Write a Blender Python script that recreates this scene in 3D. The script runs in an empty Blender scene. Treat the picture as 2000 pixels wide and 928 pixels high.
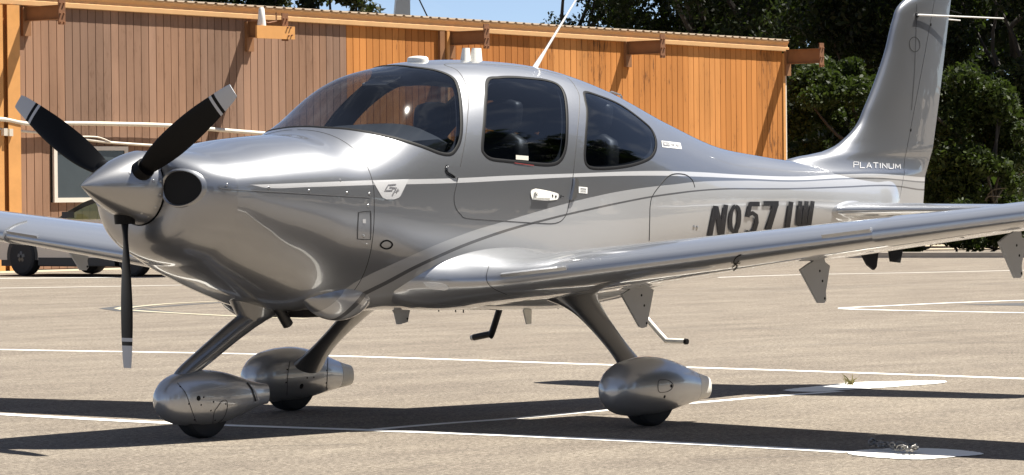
import bpy, bmesh, math, random
import numpy as np
from mathutils import Vector, Matrix
from mathutils.bvhtree import BVHTree
random.seed(7); np.random.seed(7)
sc = bpy.context.scene
COL = sc.collection

# ---------------------------------------------------------------- camera
F_PX, W_PX, H_PX = 7190.75, 2000.0, 928.0
CAM = np.array([-13.43313, -14.7975, 1.32986])
YAW, PITCH, ROLL = 0.71725, -0.01116, -0.01023
_d = np.array([math.cos(PITCH)*math.cos(YAW), math.cos(PITCH)*math.sin(YAW), math.sin(PITCH)])
_r0 = np.array([math.sin(YAW), -math.cos(YAW), 0.0]); _u0 = np.cross(_r0, _d)
CR = math.cos(ROLL)*_r0 + math.sin(ROLL)*_u0
CU = -math.sin(ROLL)*_r0 + math.cos(ROLL)*_u0
cam = bpy.data.cameras.new("camera"); cam_o = bpy.data.objects.new("camera", cam); COL.objects.link(cam_o)
cam.sensor_width = 36.0; cam.lens = F_PX/W_PX*36.0; cam.clip_start = 0.5; cam.clip_end = 3000
cam_o.matrix_world = Matrix(((CR[0], CU[0], -_d[0], CAM[0]), (CR[1], CU[1], -_d[1], CAM[1]),
                             (CR[2], CU[2], -_d[2], CAM[2]), (0, 0, 0, 1)))
sc.camera = cam_o

# ---------------------------------------------------------------- light
TO_SUN = Vector((0.475, -0.278, 1.0)).normalized()
SUN_EL = math.asin(TO_SUN.z)
world = bpy.data.worlds.new("World"); sc.world = world; world.use_nodes = True
wn = world.node_tree.nodes; wl = world.node_tree.links; wn.clear()
wo = wn.new("ShaderNodeOutputWorld"); bg = wn.new("ShaderNodeBackground"); sky = wn.new("ShaderNodeTexSky")
sky.sky_type = 'NISHITA'; sky.sun_disc = False; sky.sun_elevation = SUN_EL
sky.sun_rotation = math.atan2(TO_SUN.x, TO_SUN.y); sky.air_density = 0.42; sky.dust_density = 0.0; sky.ozone_density = 2.0
bg.inputs[1].default_value = 0.05
# thin high cloud, the same over the whole sky
wtc = wn.new("ShaderNodeTexCoord"); wmp = wn.new("ShaderNodeMapping"); wmp.inputs['Scale'].default_value = (1.0, 1.6, 5.0)
wl.new(wtc.outputs['Generated'], wmp.inputs[0])
wnz = wn.new("ShaderNodeTexNoise"); wnz.inputs['Scale'].default_value = 2.6; wnz.inputs['Detail'].default_value = 7; wnz.inputs['Roughness'].default_value = .6; wnz.inputs['Distortion'].default_value = .8
wl.new(wmp.outputs[0], wnz.inputs['Vector'])
wrp = wn.new("ShaderNodeMapRange"); wrp.inputs[1].default_value = .50; wrp.inputs[2].default_value = .78; wrp.inputs[3].default_value = 0.12; wrp.inputs[4].default_value = .5
wl.new(wnz.outputs[0], wrp.inputs[0])
wmx = wn.new("ShaderNodeMix"); wmx.data_type = 'RGBA'; wl.new(wrp.outputs[0], wmx.inputs[0]); wl.new(sky.outputs[0], wmx.inputs[6]); wmx.inputs[7].default_value = (8.6, 8.9, 9.5, 1)
wl.new(wmx.outputs[2], bg.inputs[0]); wl.new(bg.outputs[0], wo.inputs[0])
sun = bpy.data.lights.new("sun", 'SUN'); sun.energy = 5.0; sun.angle = math.radians(0.5); sun.color = (1.0, 0.95, 0.86)
sun_o = bpy.data.objects.new("sun", sun); COL.objects.link(sun_o); sun_o.location = (0, 0, 30)
sun_o.rotation_euler = TO_SUN.to_track_quat('Z', 'Y').to_euler()
sc.view_settings.view_transform = 'Standard'; sc.view_settings.look = 'None'
sc.view_settings.exposure = 1.35; sc.view_settings.gamma = 1.0; sc.view_settings.use_curve_mapping = False
sc.cycles.max_bounces = 8; sc.cycles.transparent_max_bounces = 16

# ---------------------------------------------------------------- helpers
def ray(px):
    v = _d + CR*(px[0]-W_PX/2)/F_PX - CU*(px[1]-H_PX/2)/F_PX
    return CAM, v
def on_plane(px, axis, val):
    c, v = ray(px); t = (val-c[axis])/v[axis]; return c+t*v
def ground(px): return on_plane(px, 2, 0.0)

EMPTY_LOC = {}
def tag(o, label=None, cat=None, group=None, kind=None):
    if label: o["label"] = label
    if cat: o["category"] = cat
    if group: o["group"] = group
    if kind: o["kind"] = kind
    return o
def thing(name, label, cat, loc=(0, 0, 0), rz=0.0, group=None):
    o = bpy.data.objects.new(name, None); COL.objects.link(o); o.empty_display_size = 0.2
    o.location = loc; o.rotation_euler = (0, 0, rz)
    EMPTY_LOC[o.name] = Matrix.Translation(loc) @ Matrix.Rotation(rz, 4, 'Z')
    return tag(o, label, cat, group)
def link(name, me, parent=None, local=False):
    o = bpy.data.objects.new(name, me); COL.objects.link(o)
    if parent:
        o.parent = parent
        if not local and parent.name in EMPTY_LOC: o.matrix_parent_inverse = EMPTY_LOC[parent.name].inverted()
    return o
def mesh(name, V, Fc, mats, parent=None, smooth=True, normals=None, midx=None, local=False, sharp=None):
    me = bpy.data.meshes.new(name)
    V = np.asarray(V, dtype=float)
    me.from_pydata(V.tolist(), [], Fc if isinstance(Fc, list) else Fc.tolist())
    for m in (mats if isinstance(mats, (list, tuple)) else [mats]): me.materials.append(m)
    if midx is not None: me.polygons.foreach_set("material_index", np.asarray(midx, dtype=np.int32))
    me.polygons.foreach_set("use_smooth", np.full(len(me.polygons), bool(smooth)))
    me.update()
    if normals is not None: me.normals_split_custom_set_from_vertices(np.asarray(normals).tolist())
    elif smooth and sharp is not None: me.set_sharp_from_angle(angle=math.radians(sharp))
    return link(name, me, parent, local)
class MB:
    """collects boxes / tubes / prisms into one mesh"""
    def __init__(s): s.v = []; s.f = []; s.m = []
    def add(s, V, Fc, m=0):
        o = len(s.v); s.v += [tuple(map(float, p)) for p in V]; s.f += [[i+o for i in f] for f in Fc]; s.m += [m]*len(Fc); return s
    def box(s, lo, hi, m=0, bev=0.0):
        (x0, y0, z0), (x1, y1, z1) = lo, hi
        V = [(x0,y0,z0),(x1,y0,z0),(x1,y1,z0),(x0,y1,z0),(x0,y0,z1),(x1,y0,z1),(x1,y1,z1),(x0,y1,z1)]
        return s.add(V, [[0,3,2,1],[4,5,6,7],[0,1,5,4],[1,2,6,5],[2,3,7,6],[3,0,4,7]], m)
    def tube(s, P, R, n=12, m=0, cap=True):
        P = [np.asarray(p, float) for p in P]; R = R if hasattr(R, '__len__') else [R]*len(P)
        V = []; Fc = []; up = None
        for i, p in enumerate(P):
            a = P[max(i-1, 0)]; b = P[min(i+1, len(P)-1)]; t = b-a; t /= (np.linalg.norm(t)+1e-12)
            if up is None:
                up = np.array([0, 0, 1.0]) if abs(t[2]) < .9 else np.array([1.0, 0, 0])
            e1 = up-t*(up@t); e1 /= np.linalg.norm(e1); e2 = np.cross(t, e1); up = e1
            for k in range(n):
                a_ = 2*math.pi*k/n; V.append(p+R[i]*(math.cos(a_)*e1+math.sin(a_)*e2))
        for i in range(len(P)-1):
            for k in range(n):
                Fc.append([i*n+k, i*n+(k+1) % n, (i+1)*n+(k+1) % n, (i+1)*n+k])
        if cap: Fc.append(list(range(n))[::-1]); Fc.append([(len(P)-1)*n+k for k in range(n)])
        return s.add(V, Fc, m)
    def prism(s, poly, off, m=0):
        """poly: 3D loop, off: extrusion vector"""
        n = len(poly); P = [np.asarray(p, float) for p in poly]; o = np.asarray(off, float)
        V = P+[p+o for p in P]
        Fc = [list(range(n))[::-1], [n+k for k in range(n)]]+[[k, (k+1) % n, n+(k+1) % n, n+k] for k in range(n)]
        return s.add(V, Fc, m)
    def loft(s, rings, m=0, caps=True):
        n = len(rings[0]); V = [p for r in rings for p in r]; Fc = []
        for i in range(len(rings)-1):
            for k in range(n): Fc.append([i*n+k, i*n+(k+1) % n, (i+1)*n+(k+1) % n, (i+1)*n+k])
        if caps: Fc.append(list(range(n))[::-1]); Fc.append([(len(rings)-1)*n+k for k in range(n)])
        return s.add(V, Fc, m)
    def build(s, name, mats, parent=None, smooth=True, sharp=40, local=False, fix=True):
        o = mesh(name, s.v, s.f, mats, parent, smooth, midx=s.m, local=local)
        if fix:
            bm = bmesh.new(); bm.from_mesh(o.data); bmesh.ops.recalc_face_normals(bm, faces=bm.faces); bm.to_mesh(o.data); bm.free()
        if smooth: o.data.set_sharp_from_angle(angle=math.radians(sharp))
        return o
def spline(P, per=10, closed=False):
    P = [np.asarray(p, float) for p in P]; n = len(P); out = []
    for i in range(n if closed else n-1):
        if closed: p0, p1, p2, p3 = P[i-1], P[i], P[(i+1) % n], P[(i+2) % n]
        else: p0, p1, p2, p3 = P[max(i-1, 0)], P[i], P[i+1], P[min(i+2, n-1)]
        for k in range(per):
            t = k/per
            out.append(.5*((2*p1)+(-p0+p2)*t+(2*p0-5*p1+4*p2-p3)*t*t+(-p0+3*p1-3*p2+p3)*t**3))
    if not closed: out.append(P[-1])
    return out
def interp(x, y, xq):
    """smooth (Catmull style) interpolation of samples"""
    x = np.asarray(x, float); y = np.asarray(y, float); xq = np.asarray(xq, float)
    h = np.diff(x); d = np.diff(y)/h; m = np.zeros_like(y); m[0] = d[0]; m[-1] = d[-1]
    m[1:-1] = (d[:-1]*h[1:]+d[1:]*h[:-1])/(h[1:]+h[:-1])
    i = np.clip(np.searchsorted(x, xq)-1, 0, len(x)-2); t = (xq-x[i])/h[i]
    return (2*t**3-3*t*t+1)*y[i]+(t**3-2*t*t+t)*h[i]*m[i]+(-2*t**3+3*t*t)*y[i+1]+(t**3-t*t)*h[i]*m[i+1]

# ---------------------------------------------------------------- materials
class NT:
    def __init__(s, name):
        s.mat = bpy.data.materials.new(name); s.mat.use_nodes = True
        s.n = s.mat.node_tree.nodes; s.l = s.mat.node_tree.links; s.n.clear()
        s.out = s.n.new("ShaderNodeOutputMaterial")
    def new(s, t, **k):
        nd = s.n.new("ShaderNode"+t)
        for a, b in k.items(): setattr(nd, a, b)
        return nd
    def put(s, sock, v):
        if isinstance(v, bpy.types.NodeSocket): s.l.new(v, sock)
        else:
            if isinstance(v, (tuple, list)) and len(v) == 3 and sock.type == 'RGBA': v = (*v, 1)
            sock.default_value = v
    def math(s, op, a, b=0.0, c=None):
        nd = s.new("Math", operation=op); s.put(nd.inputs[0], a); s.put(nd.inputs[1], b)
        if c is not None: s.put(nd.inputs[2], c)
        return nd.outputs[0]
    def mix(s, f, a, b, typ='RGBA', blend='MIX'):
        nd = s.new("Mix", data_type=typ)
        if typ == 'RGBA': nd.blend_type = blend
        ins = [i for i in nd.inputs if i.enabled]
        s.put(ins[0], f); s.put(ins[1], a); s.put(ins[2], b)
        return [o for o in nd.outputs if o.enabled][0]
    def coord(s, which='Object'): return s.new("TexCoord").outputs[which]
    def noise(s, vec, scale, detail=4, rough=.55, out='Fac', dist=0.0):
        nd = s.new("TexNoise"); s.put(nd.inputs['Vector'], vec); nd.inputs['Scale'].default_value = scale
        nd.inputs['Detail'].default_value = detail; nd.inputs['Roughness'].default_value = rough; nd.inputs['Distortion'].default_value = dist
        return nd.outputs[out]
    def ramp(s, fac, stops):
        nd = s.new("ValToRGB"); s.put(nd.inputs[0], fac); e = nd.color_ramp.elements
        while len(e) < len(stops): e.new(.5)
        for q, (p, c) in zip(e, stops):
            q.position = p; q.color = (*c, 1) if not isinstance(c, (int, float)) else (c, c, c, 1)
        return nd.outputs[0]
    def mapping(s, vec, scale=(1, 1, 1), loc=(0, 0, 0), rot=(0, 0, 0)):
        nd = s.new("Mapping"); s.put(nd.inputs[0], vec); nd.inputs['Scale'].default_value = scale
        nd.inputs['Location'].default_value = loc; nd.inputs['Rotation'].default_value = rot
        return nd.outputs[0]
    def bump(s, h, strength=.3, dist=.01):
        nd = s.new("Bump"); s.put(nd.inputs['Height'], h); nd.inputs['Strength'].default_value = strength; nd.inputs['Distance'].default_value = dist
        return nd.outputs[0]
    def bsdf(s, **k):
        b = s.new("BsdfPrincipled")
        for a, v in k.items(): s.put(b.inputs[a.replace('_', ' ')], v)
        s.l.new(b.outputs[0], s.out.inputs[0]); return b
def simple(name, col, rough=.5, metal=0.0, coat=0.0, var=0.0, vscale=6.0, bump=0.0, spec=.5):
    t = NT(name); c = col
    if var:
        f = t.noise(t.coord(), vscale, 5)
        c = t.mix(f, tuple(x*(1-var) for x in col), tuple(min(1, x*(1+var)) for x in col))
    b = t.bsdf(Base_Color=c, Roughness=rough, Metallic=metal, Coat_Weight=coat, Coat_Roughness=.03)
    b.inputs['Specular IOR Level'].default_value = spec
    if bump: t.put(b.inputs['Normal'], t.bump(t.noise(t.coord(), vscale*8, 4), bump, .004))
    return t.mat

# paint scheme curves: height z of each colour boundary along the fuselage x
BT=[(.745,1.408),(.858,1.410),(1.149,1.417),(1.643,1.429),(2.312,1.438),(2.79,1.452),(3.35,1.4626),(4.158,1.4774),(4.682,1.472),(5.368,1.453),(6.066,1.4414),(6.732,1.4553),(7.194,1.459),(7.51,1.450),(7.905,1.4355)]
BB=[(.745,1.408),(.855,1.3905),(1.145,1.393),(1.635,1.402),(2.309,1.4104),(2.787,1.4248),(3.348,1.4413),(4.15,1.449),(4.668,1.4433),(5.349,1.4304),(6.041,1.4177),(6.731,1.431),(7.194,1.4333),(7.509,1.4218),(7.898,1.4068)]
LT=[(1.2,.5),(1.45,.69),(1.547,.782),(1.635,.8647),(1.885,.9697),(2.412,1.125),(2.721,1.186),(3.142,1.263),(3.541,1.324),(3.855,1.359),(4.162,1.381),(4.438,1.395),(4.655,1.407),(5.338,1.4156),(6.031,1.4076),(6.731,1.4208),(7.194,1.4228),(7.509,1.413),(7.898,1.396)]
DT=[(1.45,.55),(1.6,.70),(1.705,.7842),(1.815,.846),(2.092,.9685),(2.632,1.119),(3.142,1.2055),(3.539,1.2595),(3.88,1.2986),(4.134,1.3235),(4.43,1.344),(4.683,1.3573),(5.107,1.3687),(5.527,1.3672),(6.005,1.367),(6.731,1.376),(7.271,1.384),(7.508,1.3775),(7.879,1.353)]
DB=[(1.47,.53),(1.63,.68),(1.745,.7684),(1.855,.833),(2.121,.956),(2.655,1.1065),(3.142,1.193),(3.539,1.247),(3.88,1.2877),(4.133,1.3125),(4.429,1.333),(4.682,1.3477),(5.104,1.359),(5.523,1.3573),(6.0,1.357),(6.73,1.3655),(7.271,1.3733),(7.508,1.367),(7.879,1.3424)]
GREY = (.288, .295, .312); LIGHT = (.43, .433, .442); STRIPE = (.60, .60, .61); LINE = (.12, .12, .125)
def paint_finish(t, col, metal, extra=None):
    fl = t.noise(t.coord(), 420, 2, .5)
    col2 = t.mix(t.math('MULTIPLY', t.math('SUBTRACT', fl, .5), .5), col, (1, 1, 1), blend='ADD') if False else col
    b = t.bsdf(Base_Color=col2, Metallic=metal, Roughness=t.math('ADD', .27, t.math('MULTIPLY', fl, .14)), Coat_Weight=1.0, Coat_Roughness=.015, Coat_IOR=1.7)
    t.put(b.inputs['Normal'], t.bump(fl, .06, .0006))
    wob = t.bump(t.noise(t.coord(), 5.0, 2), .035, .02)
    t.put(b.inputs['Coat Normal'], wob)
    return b
def livery():
    t = NT("livery_paint"); sep = t.new("SeparateXYZ"); t.put(sep.inputs[0], t.coord())
    x, z = sep.outputs[0], sep.outputs[2]
    xn = t.math('DIVIDE', t.math('SUBTRACT', x, .5), 7.5)
    def curve(P):
        nd = t.new("FloatCurve"); cv = nd.mapping.curves[0]
        Q = [(0, P[0][1])]+[p for p in P if p[0] > .5]+[(8.0, P[-1][1])]
        xs = [min(1, max(0, (p[0]-.5)/7.5)) for p in Q]; xs[0] = 0; ys = [(p[1]-.4)/1.3 for p in Q]
        while len(cv.points) < len(Q): cv.points.new(.5, .5)
        for p, a, b in zip(cv.points, xs, ys): p.location = (a, b); p.handle_type = 'AUTO'
        nd.mapping.update(); t.put(nd.inputs['Value'], xn)
        return t.math('ADD', t.math('MULTIPLY', nd.outputs[0], 1.3), .4)
    lt = lambda c: t.math('LESS_THAN', z, c); gt = lambda c: t.math('GREATER_THAN', z, c)
    belt = t.math('MULTIPLY', lt(curve(BT)), gt(curve(BB))); belt = t.math('MULTIPLY', belt, t.math('GREATER_THAN', x, .745))
    light = lt(curve(LT)); light = t.math('MULTIPLY', light, t.math('GREATER_THAN', x, 1.3))
    dark = t.math('MULTIPLY', lt(curve(DT)), gt(curve(DB)))
    c = t.mix(belt, GREY, STRIPE); c = t.mix(light, c, LIGHT); c = t.mix(dark, c, LINE)
    notgrey = t.math('MAXIMUM', belt, light)
    paint_finish(t, c, t.math('SUBTRACT', .80, t.math('MULTIPLY', notgrey, .45)))
    return t.mat
def paint(name, col, metal):
    t = NT(name); paint_finish(t, col, metal); return t.mat
M = {}
M['livery'] = livery()
M['grey_paint'] = paint("grey_metallic_paint", GREY, .80)
M['wing_paint'] = paint("silver_metallic_paint", (.41, .42, .44), .70)
M['white_paint'] = simple("white_gloss_paint", (.74, .73, .70), .3, coat=.6)
M['white_plastic'] = simple("white_plastic", (.76, .74, .68), .4, var=.05)
M['shaded_leg_paint'] = paint("shaded_grey_metallic_paint", (.15, .153, .16), .7)  # airframe grey darkened: shade on legs and strut put into the colour
M['black_prop'] = simple("black_blade_paint", (.004, .004, .0045), .42, spec=.12)
M['tip_grey'] = simple("blade_tip_grey", (.42, .43, .45), .4)
M['rubber'] = simple("black_rubber", (.008, .008, .009), .6, var=.2, spec=.15)
M['seam'] = simple("dark_seam", (.02, .02, .022), .6)
M['tyre'] = simple("tyre_rubber", (.018, .018, .019), .8, var=.25, vscale=20)
M['black'] = simple("black_cavity", (.004, .004, .004), .9)
M['steel'] = simple("bare_steel", (.45, .45, .45), .35, metal=1.0, var=.15, vscale=20)
M['dark_metal'] = simple("dark_metal", (.03, .03, .032), .4, metal=.6)
M['bracket'] = simple("grey_bracket_paint", (.42, .43, .45), .42, var=.06)
M['ink'] = simple("charcoal_lettering", (.014, .014, .017), .45, spec=.2)
M['pale_ink'] = simple("pale_lettering", (.5, .5, .51), .4)
M['grey_ink'] = simple("grey_lettering", (.16, .16, .17), .35, coat=.5)
M['red_ink'] = simple("red_lettering", (.22, .03, .03), .5)
M['leather'] = simple("black_leather", (.03, .03, .032), .45, var=.2, vscale=15)
M['liner'] = simple("cabin_liner", (.055, .06, .075), .8)
M['dash'] = simple("glareshield", (.03, .034, .034), .7, var=.15, vscale=30)
M['cloth'] = simple("pale_visor", (.5, .48, .42), .7)
def glass(name, tint, ior=1.5):
    t = NT(name); tr = t.new("BsdfTransparent"); t.put(tr.inputs[0], tint)
    gl = t.new("BsdfGlossy"); gl.inputs['Roughness'].default_value = .045; t.put(gl.inputs[0], (1, 1, 1))
    t.put(gl.inputs['Normal'], t.bump(t.noise(t.coord(), 3.0, 2), .04, .02))
    fr = t.new("Fresnel"); bf = t.new("NewGeometry").outputs['Backfacing']; t.put(fr.inputs[0], t.math('ADD', ior, t.math('MULTIPLY', bf, 1/ior-ior)))   # a thin sheet: same mirror from both sides
    mx = t.new("MixShader"); t.put(mx.inputs[0], fr.outputs[0]); t.l.new(tr.outputs[0], mx.inputs[1]); t.l.new(gl.outputs[0], mx.inputs[2])
    t.l.new(mx.outputs[0], t.out.inputs[0]); return t.mat
M['windshield'] = glass("windshield_glass", (.47, .50, .56), 1.6)
M['window'] = glass("tinted_window_glass", (.38, .41, .45), 1.65)

def asphalt():
    t = NT("sun_bleached_asphalt"); c = t.coord()
    grit = t.noise(c, 34, 8, .8); fine = t.noise(c, 160, 4, .7); mid = t.noise(c, 5, 6, .65); big = t.noise(c, .5, 5, .6)
    streak = t.noise(t.mapping(c, (.5, 1.6, 1)), .9, 6, .65)
    f = t.math('ADD', t.math('MULTIPLY', grit, .65), t.math('MULTIPLY', fine, .35))
    col = t.ramp(f, [(.40, (.035, .030, .025)), (.47, (.160, .136, .107)), (.53, (.245, .210, .166)), (.62, (.50, .44, .36))])
    col = t.mix(t.ramp(mid, [(.35, 0), (.65, 1)]), t.mix(1.0, col, (.80, .80, .81), blend='MULTIPLY'), col)
    col = t.mix(t.ramp(streak, [(.38, 0), (.60, 1)]), t.mix(1.0, col, (.80, .79, .80), blend='MULTIPLY'), col)
    col = t.mix(t.ramp(big, [(.38, 0), (.62, 1)]), t.mix(1.0, col, (.90, .89, .89), blend='MULTIPLY'), col)
    b = t.bsdf(Base_Color=col, Roughness=.92); b.inputs['Specular IOR Level'].default_value = .2
    t.put(b.inputs['Normal'], t.bump(f, .6, .008)); return t.mat
M['asphalt'] = asphalt()
def line_paint(name, col, wear=.35):
    t = NT(name); c = t.coord(); f = t.noise(c, 26, 6, .7); g = t.noise(c, 130, 5, .7)
    k = t.ramp(t.math('ADD', t.math('MULTIPLY', f, .6), t.math('MULTIPLY', g, .4)), [(wear-.02, 1), (wear+.05, 0)])
    b = t.bsdf(Base_Color=t.mix(k, tuple(col), (.25, .22, .18)), Roughness=.75)
    t.put(b.inputs['Normal'], t.bump(g, .3, .004)); return t.mat
M['line_white'] = line_paint("white_road_paint", (.78, .76, .71), .34)
M['line_yellow'] = line_paint("yellow_road_paint", (.38, .34, .24), .42)
M['line_black'] = line_paint("black_road_paint", (.05, .05, .052), .30)
M['crack'] = simple("crack_filler", (.11, .10, .09), .8, var=.3, vscale=8)
M['dirt'] = simple("dry_dirt", (.34, .28, .20), .95, var=.4, vscale=5, bump=.6)
M['concrete'] = simple("pale_concrete", (.42, .38, .32), .9, var=.2, vscale=4, bump=.3)
def siding(name, a, b_, rust):
    t = NT(name); c = t.coord(); oi = t.new("ObjectInfo")
    v = t.new("VectorMath", operation='ADD'); t.put(v.inputs[0], c); t.put(v.inputs[1], oi.outputs['Location'])
    grain = t.noise(t.mapping(v.outputs[0], (30, 30, 1.2)), 1.5, 5, .6); bl = t.noise(v.outputs[0], 1.1, 5, .6); sp = t.noise(v.outputs[0], 14, 6, .7)
    col = t.mix(grain, a, b_)
    col = t.mix(t.math('MULTIPLY', oi.outputs['Random'], .42), col, tuple(x*.55 for x in a))
    col = t.mix(t.math('MULTIPLY', t.ramp(bl, [(.42, 0), (.68, 1)]), .62), col, tuple(x*.6 for x in a))
    col = t.mix(t.math('MULTIPLY', t.ramp(t.math('ADD', t.math('MULTIPLY', sp, .6), t.math('MULTIPLY', bl, .4)), [(.56, 0), (.62, 1)]), rust), col, (.09, .04, .02))
    b = t.bsdf(Base_Color=col, Roughness=.85); b.inputs['Specular IOR Level'].default_value = .2
    t.put(b.inputs['Normal'], t.bump(grain, .25, .004)); return t.mat
M['board_brown'] = siding("faded_brown_siding", (.30, .172, .108), (.40, .236, .150), .25)
M['board_orange'] = siding("orange_stained_siding", (.52, .205, .052), (.66, .285, .085), .8)
M['board_brown2'] = siding("grey_brown_siding", (.255, .155, .105), (.34, .215, .150), .3)
M['board_brown3'] = siding("tan_brown_siding", (.305, .18, .118), (.40, .245, .163), .25)
M['board_rusty'] = siding("rust_streaked_siding", (.36, .13, .032), (.52, .21, .058), 1.0)
M['board_orange2'] = siding("pale_orange_siding", (.56, .235, .065), (.72, .33, .11), .6)
M['trim_orange'] = simple("ochre_trim_paint", (.62, .30, .09), .6, var=.22, vscale=3)
M['trim_tan'] = simple("tan_fascia_paint", (.58, .34, .15), .6, var=.15, vscale=3)
M['beam_rust'] = simple("rusty_brown_steel", (.20, .085, .035), .75, var=.45, vscale=9)
M['beam_brown'] = simple("brown_steel_paint", (.25, .115, .045), .7, var=.25, vscale=5)
M['roof'] = simple("pale_roof_sheet", (.50, .40, .29), .55, var=.2, vscale=4)
M['backing'] = simple("dark_backing", (.03, .022, .016), .9)
M['conduit'] = simple("white_conduit", (.62, .56, .47), .5, var=.2, vscale=6)
M['pane_dark'] = simple("dusty_window_pane", (.05, .06, .065), .12, var=.2, vscale=2)
M['frame_white'] = simple("white_window_frame", (.70, .63, .54), .6, var=.1)
M['bark'] = simple("grey_bark", (.035, .030, .024), .9, var=.35, vscale=8, bump=.5)
M['twig'] = simple("bare_twig", (.10, .085, .065), .9, var=.3, vscale=8)
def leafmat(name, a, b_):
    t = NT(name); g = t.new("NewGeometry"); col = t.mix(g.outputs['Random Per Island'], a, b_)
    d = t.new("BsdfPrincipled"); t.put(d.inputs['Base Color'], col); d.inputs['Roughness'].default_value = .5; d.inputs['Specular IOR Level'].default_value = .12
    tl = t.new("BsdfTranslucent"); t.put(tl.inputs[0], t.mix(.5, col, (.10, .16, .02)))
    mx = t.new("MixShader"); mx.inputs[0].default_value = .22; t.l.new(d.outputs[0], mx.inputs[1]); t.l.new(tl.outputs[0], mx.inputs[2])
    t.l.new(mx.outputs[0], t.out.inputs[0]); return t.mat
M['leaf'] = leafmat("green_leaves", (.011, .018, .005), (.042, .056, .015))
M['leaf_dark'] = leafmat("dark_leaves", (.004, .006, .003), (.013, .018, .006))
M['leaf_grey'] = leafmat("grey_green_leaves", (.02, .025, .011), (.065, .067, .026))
M['weed'] = leafmat("dry_weed", (.12, .11, .04), (.26, .21, .10))
M['car_paint'] = simple("cream_car_paint", (.62, .52, .42), .25, coat=.8)
M['car_black'] = simple("black_car_trim", (.012, .012, .012), .5)
M['car_glass'] = glass("car_glass", (.42, .47, .36), 1.5)
M['rim'] = simple("dark_alloy", (.10, .095, .09), .35, metal=.8)
M['mast_grey'] = simple("pale_grey_mast", (.52, .56, .56), .5, var=.08)

# ================================================================= GROUND
def ground_poly(name, px_list, mat, z, parent=None, kind=None, label=None, cat=None, closed_spline=False):
    P = [ground(p) for p in px_list]
    if closed_spline: P = [p+np.array([random.uniform(-.008, .008), random.uniform(-.008, .008), 0]) for p in spline(P, 14, True)]
    V = [(p[0], p[1], z) for p in P]
    me = bpy.data.meshes.new(name); bm = bmesh.new(); bm.faces.new([bm.verts.new(v) for v in V])
    bmesh.ops.triangulate(bm, faces=bm.faces[:]); bmesh.ops.recalc_face_normals(bm, faces=bm.faces)
    if bm.faces[:] and sum(f.normal.z for f in bm.faces) < 0: bmesh.ops.reverse_faces(bm, faces=bm.faces)
    bm.to_mesh(me); bm.free(); me.materials.append(mat)
    o = link(name, me, parent)
    if kind: o["kind"] = kind
    if label: tag(o, label, cat)
    return o
def strip(name, px_path, width, mat, z, jitter=0.0, per=6, widths=None):
    P = spline([ground(p)[:2] for p in px_path], per); n = len(P); V = []; Fc = []
    for i, p in enumerate(P):
        a = P[max(i-1, 0)]; b = P[min(i+1, n-1)]; t = b-a; t = t/(np.linalg.norm(t)+1e-9); nn = np.array([-t[1], t[0]])
        w = (width if widths is None else np.interp(i/(n-1), np.linspace(0, 1, len(widths)), widths))/2
        j = (np.random.rand()-.5)*jitter
        V += [(*(p+nn*(w+j)), z), (*(p-nn*(w-j)), z)]
        if i: k = 2*i; Fc.append([k-2, k-1, k+1, k])
    o = mesh(name, V, Fc, mat, smooth=False)
    bm = bmesh.new(); bm.from_mesh(o.data)
    for f in bm.faces:
        if f.normal.z < 0: f.normal_flip()
    bm.to_mesh(o.data); bm.free()
    o["kind"] = "structure"; return o
g = mesh("asphalt_ground", [(-700, -700, 0), (900, -700, 0), (900, 900, 0), (-700, 900, 0)], [[0, 1, 2, 3]], M['asphalt'], smooth=False); g["kind"] = "structure"
LW = .13
strip("white_parking_line", [(-150, 801), (0, 809.5), (330, 827), (720, 841), (1000, 851.5), (1250, 862.5), (1500, 875), (1660, 884)], LW, M['line_white'], .0030, .006)
strip("white_parking_line", [(-150, 678), (0, 683), (600, 694), (1190, 713), (1600, 726), (2000, 740), (2200, 748)], LW, M['line_white'], .0018, .006)
strip("white_parking_line", [(712, 841), (850, 829), (1000, 818), (1150, 804.5), (1300, 792), (1400, 783.5), (1500, 775), (1640, 764.5)], .10, M['line_white'], .0018, .006)
strip("white_parking_line", [(-100, 564), (0, 563), (200, 560), (420, 556)], .12, M['line_white'], .0030)
strip("white_parking_line", [(-100, 545), (0, 544), (330, 541.5)], .25, M['line_white'], .0030)
strip("white_parking_line", [(1380, 543), (1560, 537), (1800, 532.5), (2100, 526)], .12, M['line_white'], .0030)
strip("white_taxi_curve", [(2150, 583), (2000, 587), (1860, 592), (1740, 597.5), (1665, 601), (1648, 602.5), (1665, 604.5), (1740, 606.5), (1860, 609), (2000, 611.5), (2150, 614)], .14, M['line_white'], .0040)
ground_poly("black_taxi_fill", [(1875, 595.2), (2000, 592), (2120, 589), (2120, 599.5), (2000, 597.6), (1930, 596.6)], M['line_black'], .0020, kind="structure")
strip("yellow_taxi_line", [(560, 584.5), (440, 588.5), (340, 593), (285, 597.5), (250, 601)], .14, M['line_yellow'], .0045)
strip("yellow_taxi_line", [(250, 606), (300, 609.5), (380, 614), (470, 618.5), (600, 623)], .14, M['line_yellow'], .0045)
ground_poly("yellow_taxi_tip", [(222, 603), (238, 599.5), (256, 600), (262, 601.5), (252, 604), (262, 607), (240, 607.5)], M['line_yellow'], .0056, kind="structure")
ground_poly("black_taxi_border", [(193, 603), (228, 598.2), (275, 596.5), (300, 598), (262, 602), (262, 604.5), (310, 611), (270, 610), (228, 608)], M['line_black'], .0030, kind="structure")
ground_poly("black_taxi_border", [(300, 599.5), (360, 594.5), (440, 590), (440, 591.2), (360, 596.5), (275, 603.5), (360, 611), (430, 615.5), (430, 616.6), (340, 612.5), (262, 605)], M['line_black'], .0022, kind="structure")
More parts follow.
